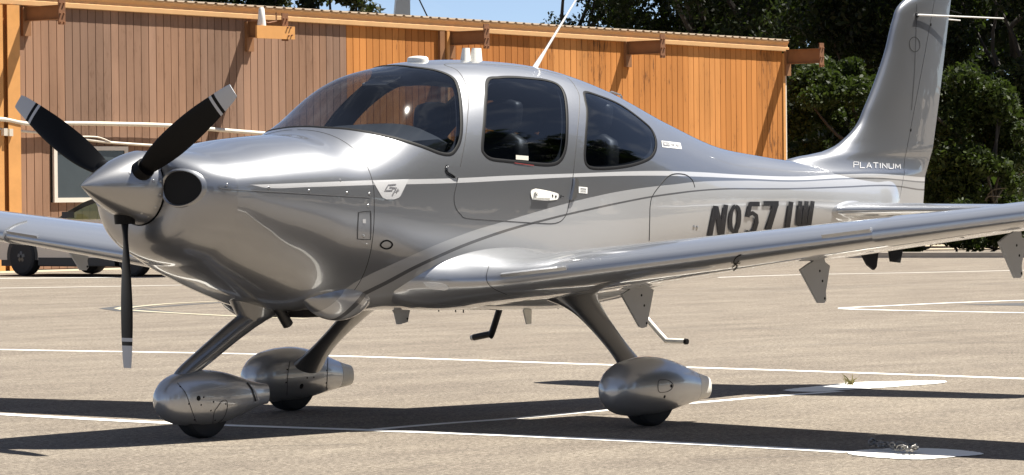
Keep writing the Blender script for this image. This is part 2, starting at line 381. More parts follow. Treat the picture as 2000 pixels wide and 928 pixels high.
tp = ground_poly("tie_down_patch", [(1530, 763), (1600, 755), (1660, 748.5), (1750, 745.5), (1830, 744.3), (1848, 745.5), (1838, 749.5), (1780, 754), (1720, 758.5), (1660, 762), (1590, 766.5)], M['line_white'], .0042, kind="structure", closed_spline=True)
ground_poly("tie_down_patch", [(1655, 885), (1700, 879), (1790, 876.5), (1870, 880), (1918, 886), (1912, 890), (1870, 893), (1800, 898.5), (1730, 896), (1675, 891)], M['line_white'], .0042, kind="structure", closed_spline=True)
for path, w in (([(0, 599), (200, 596), (420, 601), (700, 611)], .03), ([(690, 629), (900, 631), (1240, 639), (1500, 642), (2000, 648)], .03), ([(1260, 566), (1500, 562), (2000, 553)], .06),
                ([(1400, 680), (1640, 672), (2000, 668)], .025), ([(0, 651), (300, 648), (560, 655)], .025), ([(100, 866), (420, 872), (700, 868)], .012), ([(1380, 899), (1600, 890), (1720, 895)], .012), ([(880, 584), (1300, 577), (1700, 560)], .04)):
    strip("sealed_crack", path, w, M['crack'], .0009, .02, 10)

# ================================================================= AIRPLANE
PLANE = thing("airplane", "silver grey four-seat propeller airplane with black blades parked on the asphalt", "airplane", (3.05, 0, 0))
XS = np.array([.66,.75,.90,1.1,1.35,1.6,1.85,2.1,2.4,2.8,3.2,3.7,4.2,4.8,5.4,6.0,6.6,7.2,7.45,7.56])
FW = np.array([.525,.545,.565,.585,.605,.615,.63,.64,.65,.66,.66,.645,.60,.51,.41,.32,.235,.15,.11,.06])
ZT = np.array([1.60,1.614,1.635,1.666,1.69,1.705,1.841,2.02,2.102,2.146,2.151,2.119,2.017,1.826,1.657,1.58,1.53,1.49,1.47,1.44])
ZB = np.array([.965,.914,.851,.774,.70,.681,.665,.675,.67,.655,.645,.635,.66,.74,.81,.88,.94,1.0,1.03,1.08])
ZM = np.array([1.37,1.37,1.36,1.35,1.34,1.33,1.32,1.30,1.30,1.30,1.30,1.30,1.30,1.30,1.30,1.30,1.28,1.26,1.26,1.26])
NU = np.array([2.3,2.3,2.3,2.3,2.3,2.2,2.1,2.1,2.1,2.15,2.2,2.2,2.1,2.0,2.0,2.0,2.0,2.0,2.0,2.0])
NL = np.array([2.3,2.3,2.4,2.4,2.5,2.6,2.7,2.8,2.9,3.0,3.0,3.0,2.8,2.6,2.4,2.3,2.2,2.2,2.2,2.2])
def fparams(x):
    x = np.clip(np.asarray(x, float), .66, 7.56)
    return [interp(XS, a, x) for a in (FW, ZT, ZB, ZM, NU, NL)]
def fsec(x, al):
    """surface point at station x, polar angle al (0 = starboard side, pi/2 = top)"""
    w, zt, zb, zm, nu, nl = fparams(x); c = np.cos(al); s = np.sin(al)
    n = np.where(s >= 0, nu, nl); h = np.where(s >= 0, zt-zm, zm-zb)
    r = (np.abs(c)**n+np.abs(s)**n)**(-1/n)
    return np.stack([np.broadcast_to(x, np.shape(r)), w*r*c, zm+h*r*s], -1)
NC = 336
rows_u = np.concatenate([.66-.34*(1-np.linspace(0, 1, 20))[:-1], np.arange(.66, 7.56, .0125), [7.56]])
al = 2*np.pi*np.arange(NC)/NC
def face_front(u, a):
    """cowl nose face: from a ring round the spinner out to the first full section"""
    t = 1-(.66-u)/.34
    s = fsec(np.full_like(a, .66), a)
    ring = np.stack([np.full_like(a, .43), .205*np.cos(a), 1.394+.205*np.sin(a)], -1)
    k = t**.85
    q = ring*(1-k)+s*k; q[:, 0] = .430+.23*t**2.6
    return q
G = np.array([face_front(u, al) if u < .6599 else fsec(np.full(NC, u), al) for u in rows_u])
# gentle swell in front of each cooling inlet so that the opening reads as a lip
NR = len(rows_u)
def gnormals(G):
    dv = np.roll(G, -1, 1)-np.roll(G, 1, 1); du = np.empty_like(G); du[1:-1] = G[2:]-G[:-2]; du[0] = G[1]-G[0]; du[-1] = G[-1]-G[-2]
    n = np.cross(dv, du); n /= np.linalg.norm(n, axis=2, keepdims=True)+1e-12
    cen = G.mean(1, keepdims=True); s = np.sign(np.sum(n*(G-cen), 2)[NR//2].mean()); return n*s
GN = gnormals(G)
Vg = G.reshape(-1, 3); Ng = GN.reshape(-1, 3)
ii, jj = np.meshgrid(np.arange(NR-1), np.arange(NC), indexing='ij')
QF = np.stack([ii*NC+jj, (ii+1)*NC+jj, (ii+1)*NC+(jj+1) % NC, ii*NC+(jj+1) % NC], -1).reshape(-1, 4)
fn = np.cross(Vg[QF[:, 1]]-Vg[QF[:, 0]], Vg[QF[:, 2]]-Vg[QF[:, 0]])
if np.sum(fn*Ng[QF[:, 0]]) < 0: QF = QF[:, ::-1]
fbvh = BVHTree.FromPolygons([Vector(v) for v in Vg], QF.tolist())
def cast(px, tree=None):
    c, v = ray(px); h = (tree or fbvh).ray_cast(Vector(c), Vector(v).normalized())
    return h
def to_ua(P):
    """point on the fuselage -> (station, angle above the waist 0..90 .. ) using |y|"""
    x = float(P[0])
    w, zt, zb, zm, nu, nl = [float(q) for q in fparams(x)]
    h = zt-zm if P[2] >= zm else zm-zb
    return x, math.atan2((P[2]-zm)/h, abs(P[1])/w)
QC_u = (rows_u[ii]+rows_u[ii+1]).reshape(-1)/2
aa = ((jj+.5)/NC*2*np.pi).reshape(-1); QC_side = np.where(np.cos(aa) < 0, -1, 1)          # -1 = port
QC_a = np.arctan2(np.sin(aa), np.abs(np.cos(aa)))
def inside(poly, u, a):
    poly = np.asarray(poly); r = np.zeros(len(u), bool); n = len(poly)
    for i in range(n):
        (x1, y1), (x2, y2) = poly[i], poly[(i+1) % n]
        if y1 == y2: continue
        c = ((a < y1) != (a < y2)) & (u < (x2-x1)*(a-y1)/(y2-y1)+x1); r ^= c
    return r
def px_poly(pts, per=8):
    out = []
    for p in spline(pts, per, True):
        h = cast(p)
        if h[0] is not None: out.append(to_ua(h[0]))
    return out
def smooth_poly(pts, per=8): return [tuple(p) for p in spline(pts, per, True)]
R_ = math.radians
POLY = {}
POLY['door_window'] = px_poly([(953,156),(975,151),(1000,150),(1030,152),(1065,156),(1090,165),(1102,182),(1107,210),(1108,250),(1105,290),(1094,314),(1073,322),(1030,319),(990,315),(960,311),(946,301),(942,287),(946,240),(949,190)])
POLY['rear_window'] = px_poly([(1143,180),(1168,186),(1211,204),(1253,234),(1275,256),(1282,283),(1272,307),(1241,321),(1200,328),(1160,329),(1146,322),(1142,305),(1144,271),(1147,220),(1143,195)])
ws_port = [(1.690,R_(90)),(1.692,R_(82.8)),(1.703,R_(72)),(1.745,R_(61)),(1.802,R_(51)),(1.895,R_(40)),(2.02,R_(30)),(2.17,R_(23)),(2.276,R_(20.5)),(2.346,R_(21.9)),(2.422,R_(27.6)),(2.508,R_(39.6)),(2.60,R_(52.6)),(2.63,R_(60)),(2.585,R_(67.5)),(2.475,R_(77)),(2.435,R_(90))]
ws_curve = [tuple(p) for p in spline(ws_port, 10)]
POLY['windshield'] = ws_curve+[(2.435, R_(95)), (1.690, R_(95))]
POLY['door'] = px_poly([(868,126),(892,137),(907,158),(915,189),(913,230),(909,270),(900,321),(892,359),(887,385),(890,405),(900,419),(916,427),(1000,433),(1050,436),(1085,436),(1103,424),(1112,395),(1120,337),(1128,255),(1132,195),(1124,170),(1106,151),(1070,140),(1020,131),(960,126),(910,124)])
POLY['service_hatch'] = px_poly([(1268,480),(1269,430),(1270,400),(1278,378),(1300,350),(1310,341),(1340,341),(1352,350),(1358,372),(1360,430),(1362,480)], 6)
def in_any(name, u=QC_u, a=QC_a): return inside(POLY[name], u, a)
# cooling inlets: an oval on each side of the nose face, measured in the (y, z) of the face
QCV = Vg[QF].mean(1)
inlet_c = on_plane((371, 367.5), 0, .52)
def in_inlet(P, grow=1.0):
    y = np.abs(P[:, 1]); return (((y-abs(inlet_c[1]))/(.118*grow))**2+((P[:, 2]-inlet_c[2])/(.094*grow))**2 < 1) & (P[:, 0] < .75)
mask = {k: in_any(k) for k in ('door_window', 'rear_window', 'windshield', 'door')}
m_inlet = in_inlet(QCV)
seam_u = 1.65
m_cowl = (QC_u < seam_u) & ~mask['windshield']
def sub(name, sel, mat, parent, off=0.0, Vs=None, Ns=None):
    Q = QF[sel]; idx, inv = np.unique(Q, return_inverse=True); V = (Vg if Vs is None else Vs)[idx]; N = (Ng if Ns is None else Ns)[idx]
    return mesh(name, V+N*off, inv.reshape(Q.shape), mat, parent, True, normals=N)
win = mask['door_window'] | mask['rear_window'] | mask['windshield']
cowl = sub("engine_cowling", m_cowl & ~m_inlet, M['livery'], PLANE)
body = sub("fuselage", ~m_cowl & ~win & ~mask['door'], M['livery'], PLANE)
# tail end cap
endr = G[-1]; cap = mesh("tail_cap", endr, [list(range(NC))], M['livery'], body, False)
doors = {}
for side in (-1, 1):
    doors[side] = sub("door", mask['door'] & ~mask['door_window'] & (QC_side == side), M['livery'], PLANE)
    sub("window_pane", mask['door_window'] & (QC_side == side), M['window'], doors[side], -.002)
    sub("rear_window", mask['rear_window'] & (QC_side == side), M['window'], PLANE, -.002)
wsh = sub("windshield", mask['windshield'], M['windshield'], PLANE, -.002)
liner_sel = (QC_u > 1.66) & (QC_u < 4.75) & ~win
liner = sub("cabin_liner", liner_sel, M['liner'], PLANE, -.022)
# inlets: lip + duct
for side in (-1, 1):
    th = np.linspace(0, 2*np.pi, 40, endpoint=False); rings = []
    for k, (gr, dx) in enumerate(((1.16, .004), (1.10, -.010), (1.03, -.012), (.97, -.002), (.94, .03), (.92, .16))):
        rg = []
        for a in th:
            y = side*(abs(inlet_c[1])+.118*gr*math.cos(a)); z = inlet_c[2]+.094*gr*math.sin(a)
            yy = side*(abs(inlet_c[1])+.118*min(gr, 1.16)*math.cos(a))
            h = fbvh.ray_cast(Vector((-1, yy, z)), Vector((1, 0, 0)))
            bx = h[0].x if (h[0] is not None and h[0].x < .72) else .432
            rg.append((bx+dx, y, z))
        rings.append(rg)
    MB().loft(rings[:4], caps=False).build("inlet_lip", M['grey_paint'], cowl)
    MB().loft(rings[3:], caps=True).build("inlet_duct", M['black'], cowl)

def surf_pt(u, a, side, off):
    s = np.sign(side); p = fsec(np.array([u]), np.array([a if s > 0 else math.pi-a]))[0]
    e = 1e-3; du = fsec(np.array([u+e]), np.array([a if s > 0 else math.pi-a]))[0]-p; a2 = a+e
    dv = fsec(np.array([u]), np.array([a2 if s > 0 else math.pi-a2]))[0]-p
    n = np.cross(du, dv); n /= np.linalg.norm(n)+1e-12
    cen = np.array([u, 0, float(fparams(u)[3])])
    if n@(p-cen) < 0: n = -n
    return p+n*off, n
def surf_strip(name, ua, side, inner, outer, mat, parent, closed=True, h=.0025, edge=.0005, mirror_top=False):
    """a ribbon that follows a curve on the fuselage, raised a little in the middle"""
    pts = [surf_pt(u, a, side, 0) for u, a in ua]
    if mirror_top:
        q = [surf_pt(u, a, -side, 0) for u, a in ua][::-1]; pts = q[:-1]+pts
    n = len(pts); V = []; Fc = []
    for i, (p, nn) in enumerate(pts):
        a = pts[(i-1) % n][0] if closed or i else p; b = pts[(i+1) % n][0] if closed or i < n-1 else p
        t = b-a; t = t/(np.linalg.norm(t)+1e-12); w = np.cross(nn, t)
        for f, hh in ((-outer, edge), (-outer+(inner+outer)*.25, h), (-outer+(inner+outer)*.75, h), (inner, edge)):
            V.append(p+w*f+nn*hh)
    for i in range(n if closed else n-1):
        j = (i+1) % n
        for k in range(3): Fc.append([i*4+k, i*4+k+1, j*4+k+1, j*4+k])
    o = MB().add(V, Fc).build(name, mat, parent); return o
for side in (-1, 1):
    surf_strip("window_seal", POLY['door_window'], side, .011, .011, M['rubber'], doors[side])
    surf_strip("window_seal", POLY['rear_window'], side, .010, .010, M['rubber'], body)
    surf_strip("door_gap", POLY['door'], side, .0028, .0028, M['seam'], doors[side], h=.0014)
surf_strip("windshield_seal", ws_curve, -1, .011, .011, M['rubber'], wsh, closed=False, mirror_top=False)
surf_strip("windshield_seal", ws_curve, 1, .011, .011, M['rubber'], wsh, closed=False)
for side in (-1, 1):
    for nm in ('door_window', 'rear_window'):
        surf_strip("inner_window_trim", POLY[nm], side, .020, .022, M['liner'], doors[side] if nm == 'door_window' else body, h=-.030, edge=-.026)
    surf_strip("inner_window_trim", ws_curve, side, .020, .022, M['liner'], wsh, closed=False, h=-.030, edge=-.026)
seam_path = [(seam_u, R_(a)) for a in np.linspace(-88, 88, 90)]
for side in (-1, 1):
    surf_strip("panel_seam", seam_path, side, .0024, .0024, M['seam'], cowl, closed=False, h=.0013)
    hp = [to_ua(cast(p)[0]) for p in spline([(411, 369), (470, 372), (560, 377), (660, 383), (722, 386.5)], 8) if cast(p)[0] is not None]
    surf_strip("cowl_split_seam", hp, side, .002, .002, M['seam'], cowl, closed=False, h=.0013)
    hp = [to_ua(cast(p)[0]) for p in spline([(1268, 470), (1269, 430), (1270, 400), (1276, 380), (1296, 354), (1308, 343), (1322, 339.5), (1340, 342), (1352, 352), (1357, 366)], 8)]
    surf_strip("hatch_seam", hp, side, .0035, .0035, M['rubber'], body, closed=False, h=.002)

# decals drawn in photo pixels, laid on the surface they hit
def decal(name, strokes, mat, parent, tree=None, off=.0022, step=4.0, plane=None):
    """strokes: list of (pixel polyline, width in px, closed fill?)"""
    mb = MB()
    for si, (path, wd) in enumerate(strokes):
        P = [np.asarray(p, float) for p in path]; Q = [P[0]]
        for a, b in zip(P[:-1], P[1:]):
            k = max(1, int(np.linalg.norm(b-a)/step))
            Q += [a+(b-a)*i/k for i in range(1, k+1)]
        V = []; ok = True
        for i, q in enumerate(Q):
            t = Q[min(i+1, len(Q)-1)]-Q[max(i-1, 0)]; t /= np.linalg.norm(t)+1e-9; nn = np.array([-t[1], t[0]])
            for sg in (-.5, .5):
                h = cast(q+nn*wd*sg, tree)
                if h[0] is None: ok = False; break
                nrm = h[1] if h[1].dot(Vector(CAM)-h[0]) > 0 else -h[1]
                V.append(h[0]+nrm*(off+.00025*si))
            if not ok: break
        if len(V) < 4: continue
        V = V[:len(V)//2*2]
        mb.add(V, [[2*i, 2*i+1, 2*i+3, 2*i+2] for i in range(len(V)//2-1)])
    return mb.build(name, mat, parent, fix=False)
def fill_decal(name, poly, mat, parent, tree=None, off=.0018, rows=8):
    """a filled pixel polygon (convex-ish), as rows of quads on the surface"""
    P = np.asarray(poly, float); ys = np.linspace(P[:, 1].min()+.01, P[:, 1].max()-.01, rows); V = []; Fc = []; nc = 10
    for y in ys:
        xs = []
        for i in range(len(P)):
            a, b = P[i], P[(i+1) % len(P)]
            if (a[1] <= y) != (b[1] <= y): xs.append(a[0]+(b[0]-a[0])*(y-a[1])/(b[1]-a[1]))
        x0, x1 = min(xs), max(xs)
        for k in range(nc):
            h = cast((x0+(x1-x0)*k/(nc-1), y), tree)
            if h[0] is None: V.append(V[-1] if V else Vector((0, 0, 0))); continue
            nrm = h[1] if h[1].dot(Vector(CAM)-h[0]) > 0 else -h[1]; V.append(h[0]+nrm*off)
    for r in range(rows-1):
        for k in range(nc-1): Fc.append([r*nc+k, r*nc+k+1, (r+1)*nc+k+1, (r+1)*nc+k])
    return MB().add(V, Fc).build(name, mat, parent, fix=False)
def quad_decal(name, q, mat, parent, tree=None, off=.0018, n=7):
    tl, tr, br, bl = [np.asarray(p, float) for p in q]; V = []
    for j in range(n):
        for i in range(n):
            a, b = i/(n-1), j/(n-1); h = cast((tl*(1-a)+tr*a)*(1-b)+(bl*(1-a)+br*a)*b, tree); nr = h[1] if h[1].dot(Vector(CAM)-h[0]) > 0 else -h[1]; V.append(h[0]+nr*off)
    return MB().add(V, [[j*n+i, j*n+i+1, (j+1)*n+i+1, (j+1)*n+i] for j in range(n-1) for i in range(n-1)]).build(name, mat, parent, fix=False)
def dot(name, px, r, mat, parent, tree=None, h=.002):
    q = cast(px, tree)
    if q[0] is None: return None
    n = q[1] if q[1].dot(Vector(CAM)-q[0]) > 0 else -q[1]
    e1 = n.orthogonal().normalized(); e2 = n.cross(e1); k = 10
    V = [q[0]+n*(h*1.3)]+[q[0]+n*h+(e1*math.cos(2*math.pi*i/k)+e2*math.sin(2*math.pi*i/k))*r*.8 for i in range(k)]+[q[0]+n*.0002+(e1*math.cos(2*math.pi*i/k)+e2*math.sin(2*math.pi*i/k))*r for i in range(k)]
    Fc = [[0, 1+i, 1+(i+1) % k] for i in range(k)]+[[1+i, 1+k+i, 1+k+(i+1) % k, 1+(i+1) % k] for i in range(k)]
    return MB().add(V, Fc).build(name, mat, parent, fix=False)
# screws along the cowl split and the rear edge of the cowling
for p in [(443,361),(525,367),(604,373),(678,377),(722,379),(719,402),(716,478),(665,352)]:
    dot("screw", p, .009, M['steel'], cowl)
# oil door, drain port, scoop
def px_outline(name, pts, wd, mat, parent, tree=None, per=6, off=.0016):
    return decal(name, [(spline(pts, per, True)+[np.asarray(pts[0], float)], wd)], mat, parent, tree, off)
px_outline("oil_door_seam", [(702,415),(720,413),(724,417),(724,462),(720,468),(700,467),(698,462),(700,420)], 1.5, M['seam'], cowl, per=3)
dot("oil_door_latch", (710, 461), .010, M['steel'], cowl)
fill_decal("oil_door_placard", [(708,428),(714,428),(714,436),(708,436)], M['pale_ink'], cowl, rows=4)
px_outline("drain_port_ring", [(743,478),(748,472),(756,470),(763,473),(766,478),(762,484),(754,486),(746,483)], 3.2, M['rubber'], body)
# shield with the generation mark under the belt stripe
fill_decal("shield_badge", [(727,352),(798,350),(782,383),(778,387),(770,389.5),(755,389.5),(748,387),(744,382)], simple("badge_silver", (.66, .66, .67), .3, metal=.3, coat=1), body, off=.0014, rows=14)
decal("generation_mark", [([(773,360.5),(758,361.5),(751,372.5),(765,372),(768,366),(760,366.3)], 2.3), ([(765.5,367.5),(774,367),(766,381)], 2.4), ([(772,373.5),(779,371.5)], 1.6), ([(776.5,368.8),(774.5,376)], 1.6)], M['grey_ink'], body, off=.0034)
# door furniture
H = doors[-1]
hp = [(1036,374),(1042,369),(1054,369.5),(1086,377),(1090,382),(1088,389),(1080,392),(1045,391.5),(1038,387)]
fill_decal("handle_plate", [tuple(p) for p in spline(hp, 5, True)], M['white_plastic'], H, off=.004, rows=12)
hz = [cast(p) for p in ((1043,374.5),(1073,379),(1074,387),(1043,386.5))]
MB().prism([h[0]+Vector((0, -.006, 0)) for h in hz], (0, -.012, 0)).build("door_handle", M['white_plastic'], H)
dot("handle_slot", (1077.5, 383), .011, M['ink'], H, h=.006); dot("key_lock", (1084.5, 384), .009, M['dark_metal'], H, h=.006)
decal("handle_mark", [([(1041,378),(1045,383)], .9), ([(1045,378),(1041,383)], .9)], M['ink'], H, off=.020)
decal("latch_arrow", [([(1095,383),(1101,384.5)], 1.4), ([(1095,380.5),(1094.5,387)], 1.2)], M['ink'], H, off=.003)
sp = [cast(p) for p in ((1119,348),(1124,350),(1126,357),(1125,375),(1121,387),(1118,390),(1112,390),(1114,380),(1118,362))]
MB().prism([h[0]+Vector((0, -.001, 0)) for h in sp], (.004, -.014, 0)).build("door_scuff_plate", M['steel'], body)
quad_decal("placard", [(1130,364.5),(1147,366),(1147,378.5),(1130,377)], M['white_paint'], body)
decal("placard_text", [([(1133,368.5),(1144,369.5)], 1.2), ([(1133,372),(1144,373)], .7), ([(1133,374.5),(1144,375.5)], .7)], M['ink'], body, off=.0030)
quad_decal("window_sticker", [(1007.5,303),(1032,305),(1032,313.5),(1007.5,311.5)], M['cloth'], H, off=.001)
decal("red_placard", [([(1004,318.5),(1042,323.5)], 1.3)], M['red_ink'], H, off=.004)
hg = [cast(p) for p in ((871,327),(874,324),(898,326),(895,347),(888,345),(873,335))]
MB().prism([h[0]+Vector((0, .002, 0)) for h in hg], (0, -.012, 0)).build("door_hinge", M['grey_paint'], H, smooth=False)
px_outline("hinge_gap", [(870,326),(873,323),(876,323.5),(874,327),(873,336),(888,346),(886,347),(871,338)], 1.6, M['rubber'], H, per=3)
# badge behind the rear window
quad_decal("fuselage_badge", [(1291.5,275),(1328.5,279.5),(1331.5,291.5),(1293.5,287.5)], M['white_paint'], body)
quad_decal("badge_block", [(1293,276.5),(1306.5,278.3),(1308,286.7),(1295,285.5)], M['grey_ink'], body, off=.003)
def stroke_text(txt, quad, wd, gap=.28):
    """single stroke letters inside a pixel quad (tl, tr, br, bl)"""
    GL = {'P': [[(0,1),(0,0),(.9,0),(.9,.5),(.12,.5)]], 'L': [[(0,0),(0,1),(.9,1)]], 'A': [[(0,1),(.45,0),(.95,1)],[(.3,.68),(.72,.68)]], 'T': [[(0,0),(1,0)],[(.5,0),(.5,1)]],
          'I': [[(.1,0),(.1,1)]], 'N': [[(0,1),(0,0),(.9,1),(.9,0)]], 'U': [[(0,0),(0,.85),(.12,1),(.78,1),(.9,.85),(.9,0)]], 'M': [[(0,1),(.05,0),(.5,.8),(.95,0),(1,1)]],
          'R': [[(0,1),(0,0),(.85,0),(.85,.48),(.1,.48)],[(.4,.48),(.9,1)]], 'E': [[(.85,0),(0,0),(0,1),(.85,1)],[(0,.5),(.75,.5)]], 'S': [[(.85,.05),(.05,.05),(.05,.48),(.85,.52),(.85,.97),(0,.97)]],
          '2': [[(0,.05),(.85,.05),(.85,.48),(0,.55),(0,.97),(.9,.97)]], ' ': []}
    ws = {'I': .2, ' ': .4}; tot = sum(ws.get(c, .95)+gap for c in txt)-gap; x = 0; out = []
    tl, tr, br, bl = [np.asarray(q, float) for q in quad]
    for c in txt:
        for s in GL[c]:
            out.append(([(tl*(1-(x+a)/tot)+tr*((x+a)/tot))*(1-b)+(bl*(1-(x+a)/tot)+br*((x+a)/tot))*b for a, b in s], wd))
        x += ws.get(c, .95)+gap
    return out
decal("badge_text", stroke_text("SR22", [(1294.5,278.3),(1305.5,279.8),(1306.5,284.6),(1296,283.4)], .7), M['white_paint'], body, off=.004)
decal("badge_text", stroke_text("PREMIUM", [(1308.5,280.5),(1327,282.8),(1328,287.6),(1309.5,285.6)], .6), M['grey_ink'], body, off=.003)
# registration: bold shaded letters N957JW
def reg(sx=0.0, sy=0.0):
    S = lambda P: [(a+sx, b+sy) for a, b in P]
    L = [(S([(1396,402),(1385,462)]), 9.5), (S([(1397,404),(1403,432),(1407,460)]), 9.5), (S([(1416,400),(1408,462)]), 9.5)]
    L += [(S([tuple(q) for q in spline([(1435,403),(1442,412),(1441,438),(1434,451),(1427,448),(1425,430),(1428,410)], 6, True)]+[(1435,403)]), 7.5), (S([(1439,440),(1436,455),(1426,466)]), 7)]
    L += [(S([(1482,398.5),(1462,398.5)]), 9), (S([(1464,396),(1458,424)]), 8), (S([(1459,419),(1468,416),(1475,421),(1476,434),(1472,448),(1464,456),(1455,452)]), 8)]
    L += [(S([(1489,397.5),(1519,397.5)]), 9.5), (S([(1514,397),(1498,450)]), 11)]
    L += [(S([(1543,394),(1536,446),(1530,455),(1520,452)]), 9.5)]
    L += [(S([(1561,393),(1557,440)]), 8), (S([(1573,393),(1568,440)]), 8.5), (S([(1585,393),(1578,441)]), 8.5), (S([(1556,440),(1580,439)]), 7)]
    return L
decal("registration_mark", reg(0, 0), M['ink'], body, off=.0060, step=5)
for p in ((1355, 444), (1361, 445)): dot("static_port", p, .014, M['steel'], body)

# ---- fin, rudder, stabilizer
FIN_Z = np.array([1.30,1.45,1.53,1.575,1.60,1.64,1.70,1.78,1.92,2.10,2.31,2.53,2.62,2.68,2.72,2.745])
FIN_LE = np.array([6.05,6.15,6.27,6.45,6.68,6.86,7.0,7.125,7.24,7.365,7.487,7.583,7.64,7.74,7.86,8.0])
FIN_TE = lambda z: np.interp(z, [.95,1.24,1.44,1.64,2.0,2.69,2.76], [7.86,7.92,7.945,8.045,8.133,8.285,8.30])
FIN_H = lambda z: np.interp(z, [.95,1.245,1.778,2.552,2.76], [7.42,7.522,7.716,7.99,8.06])
def fin_half(z): return .052+.10*np.exp(-np.maximum(z-1.46, 0)/.10)-.012*np.clip((z-2.0)/.7, 0, 1)
def naca(t): return 5*(.2969*np.sqrt(t)-.126*t-.3516*t**2+.2843*t**3-.1036*t**4)*2.0    # max about 1
zs = np.concatenate([np.linspace(1.30, 1.58, 15), np.linspace(1.59, 2.1, 26), np.linspace(2.12, 2.745, 26)])
def fin_rings(zl, c0, c1, npt=34):
    R = []
    for z in zl:
        le = float(interp(FIN_Z, FIN_LE, z)) if z >= 1.30 else 6.0; te = float(FIN_TE(z)); hx = float(FIN_H(z)); ch = te-le
        a = 0 if c0 == 'le' else (hx+.006-le)/ch; b = (hx-le)/ch if c1 == 'h' else 1
        th = float(fin_half(z)); th *= math.sqrt(max(.02, 1-((z-2.62)/.135)**2)) if z > 2.62 else 1
        f = a+(b-a)*(1-np.cos(np.linspace(0, np.pi/2 if c0 == 'le' else np.pi, npt)))/(1 if c0 == 'le' else 2)
        up = [(le+ch*q, th*naca(q)+.002, z) for q in f]; lo = [(le+ch*q, -th*naca(q)-.002, z) for q in f[::-1]]
        R.append(up+lo)
    return R
fin = MB().loft(fin_rings(zs, 'le', 'h')).build("vertical_fin", M['livery'], PLANE, sharp=50)
rud = MB().loft(fin_rings(np.concatenate([np.linspace(.98, 1.3, 5)[:-1], zs]), 'h', 'te')).build("rudder", M['livery'], PLANE, sharp=50)
ftree = BVHTree.FromPolygons([v.co for v in fin.data.vertices]+[v.co for v in rud.data.vertices], [list(p.vertices) for p in fin.data.polygons]+[[i+len(fin.data.vertices) for i in p.vertices] for p in rud.data.polygons])
decal("model_lettering", stroke_text("PLATINUM", [(1667,316.5),(1757,320.5),(1757,330),(1667,327.5)], 1.5, .32), M['pale_ink'], fin, ftree, off=.003)
px_outline("access_cover_ring", [(1776,82),(1781,74),(1788,73),(1795,80),(1796,92),(1792,99),(1785,101),(1778,95)], 1.2, M['seam'], fin, ftree)
decal("fin_tip_seam", [([(1746,21),(1770,24),(1800,29),(1822,30)], 1.4)], M['seam'], fin, ftree)
decal("fin_seam", [([(1790,8),(1789,60),(1786,140),(1780,215)], .8)], M['seam'], fin, ftree)
for px in ((1818, 48), (1779, 254)): dot("hinge_pin", px, .012, M['rubber'], rud, ftree)
decal("rudder_placard", [([(1780,400),(1791,400.5)], 2.2)], M['ink'], rud, ftree)
a0 = on_plane((1792, 29), 1, -.062); b0 = on_plane((1960, 36), 1, -.062)
dirn = (b0-a0)
MB().tube([a0, a0+dirn*np.array([1, 1, 1])], [.007, .0045], 8).build("whisker_antenna", M['white_paint'], fin)
MB().tube([a0*np.array([1,-1,1]), (a0+dirn)*np.array([1, -1, 1])+np.array([0, .25, 0])], [.007, .0045], 8).build("whisker_antenna", M['white_paint'], fin)
dot("antenna_base", (1791, 29), .02, M['rubber'], fin, ftree, h=.01)
for (a, b) in (((1855, 20), (1878, 27)), ((1838, 160), (1846, 164))):
    MB().tube([on_plane(a, 1, 0), on_plane(b, 1, 0)], .003, 6).build("static_wick", M['rubber'], rud)
# horizontal stabilizer
def airfoil(n=36, t=.15, camber=.018):
    b = (1-np.cos(np.linspace(0, np.pi, n)))/2; y = 5*t*(.2969*np.sqrt(b)-.126*b-.3516*b**2+.2843*b**3-.1036*b**4); c = 4*camber*b*(1-b)
    up = [(b[i], c[i]+y[i]) for i in range(n)][::-1]; lo = [(b[i], c[i]-y[i]) for i in range(1, n)]
    return up+lo
def cut_foil(prof, f0, f1):
    return prof
for s in (-1, 1):
    R = []
    for y, le, te, th, dz in ((.02,6.50,7.56,.12,0),(.14,6.50,7.56,.13,0),(.2,6.53,7.55,.11,0),(.3,6.57,7.53,.10,0),(1.0,6.74,7.50,.095,0),(1.85,6.93,7.46,.09,0),(1.98,6.98,7.44,.075,0),(2.04,7.06,7.42,.04,0)):
        R.append([(le+(te-le)*a, s*y, 1.215+dz+(te-le)*b) for a, b in airfoil(24, th, 0)])
    stab = MB().loft(R).build("horizontal_stabilizer", M['wing_paint'], PLANE, sharp=60)
    # root fairing bulge
    R = []
    for k in range(15):
        f = k/14; x = 6.40+f*.75; rr = math.sin(math.pi*min(1, f*1.02+.0))**.6 if 0 < f < 1 else .02
        wy = float(interp(XS, FW, x))
        R.append([(x, s*(wy*.86+.085*rr*max(0, math.cos(q))-.02), 1.21+.085*rr*math.sin(q)) for q in np.linspace(-np.pi/2, np.pi/2, 12)]+[(x, s*wy*.4, 1.21)])
    MB().loft(R).build("root_fairing", M['wing_paint'], stab, sharp=60)

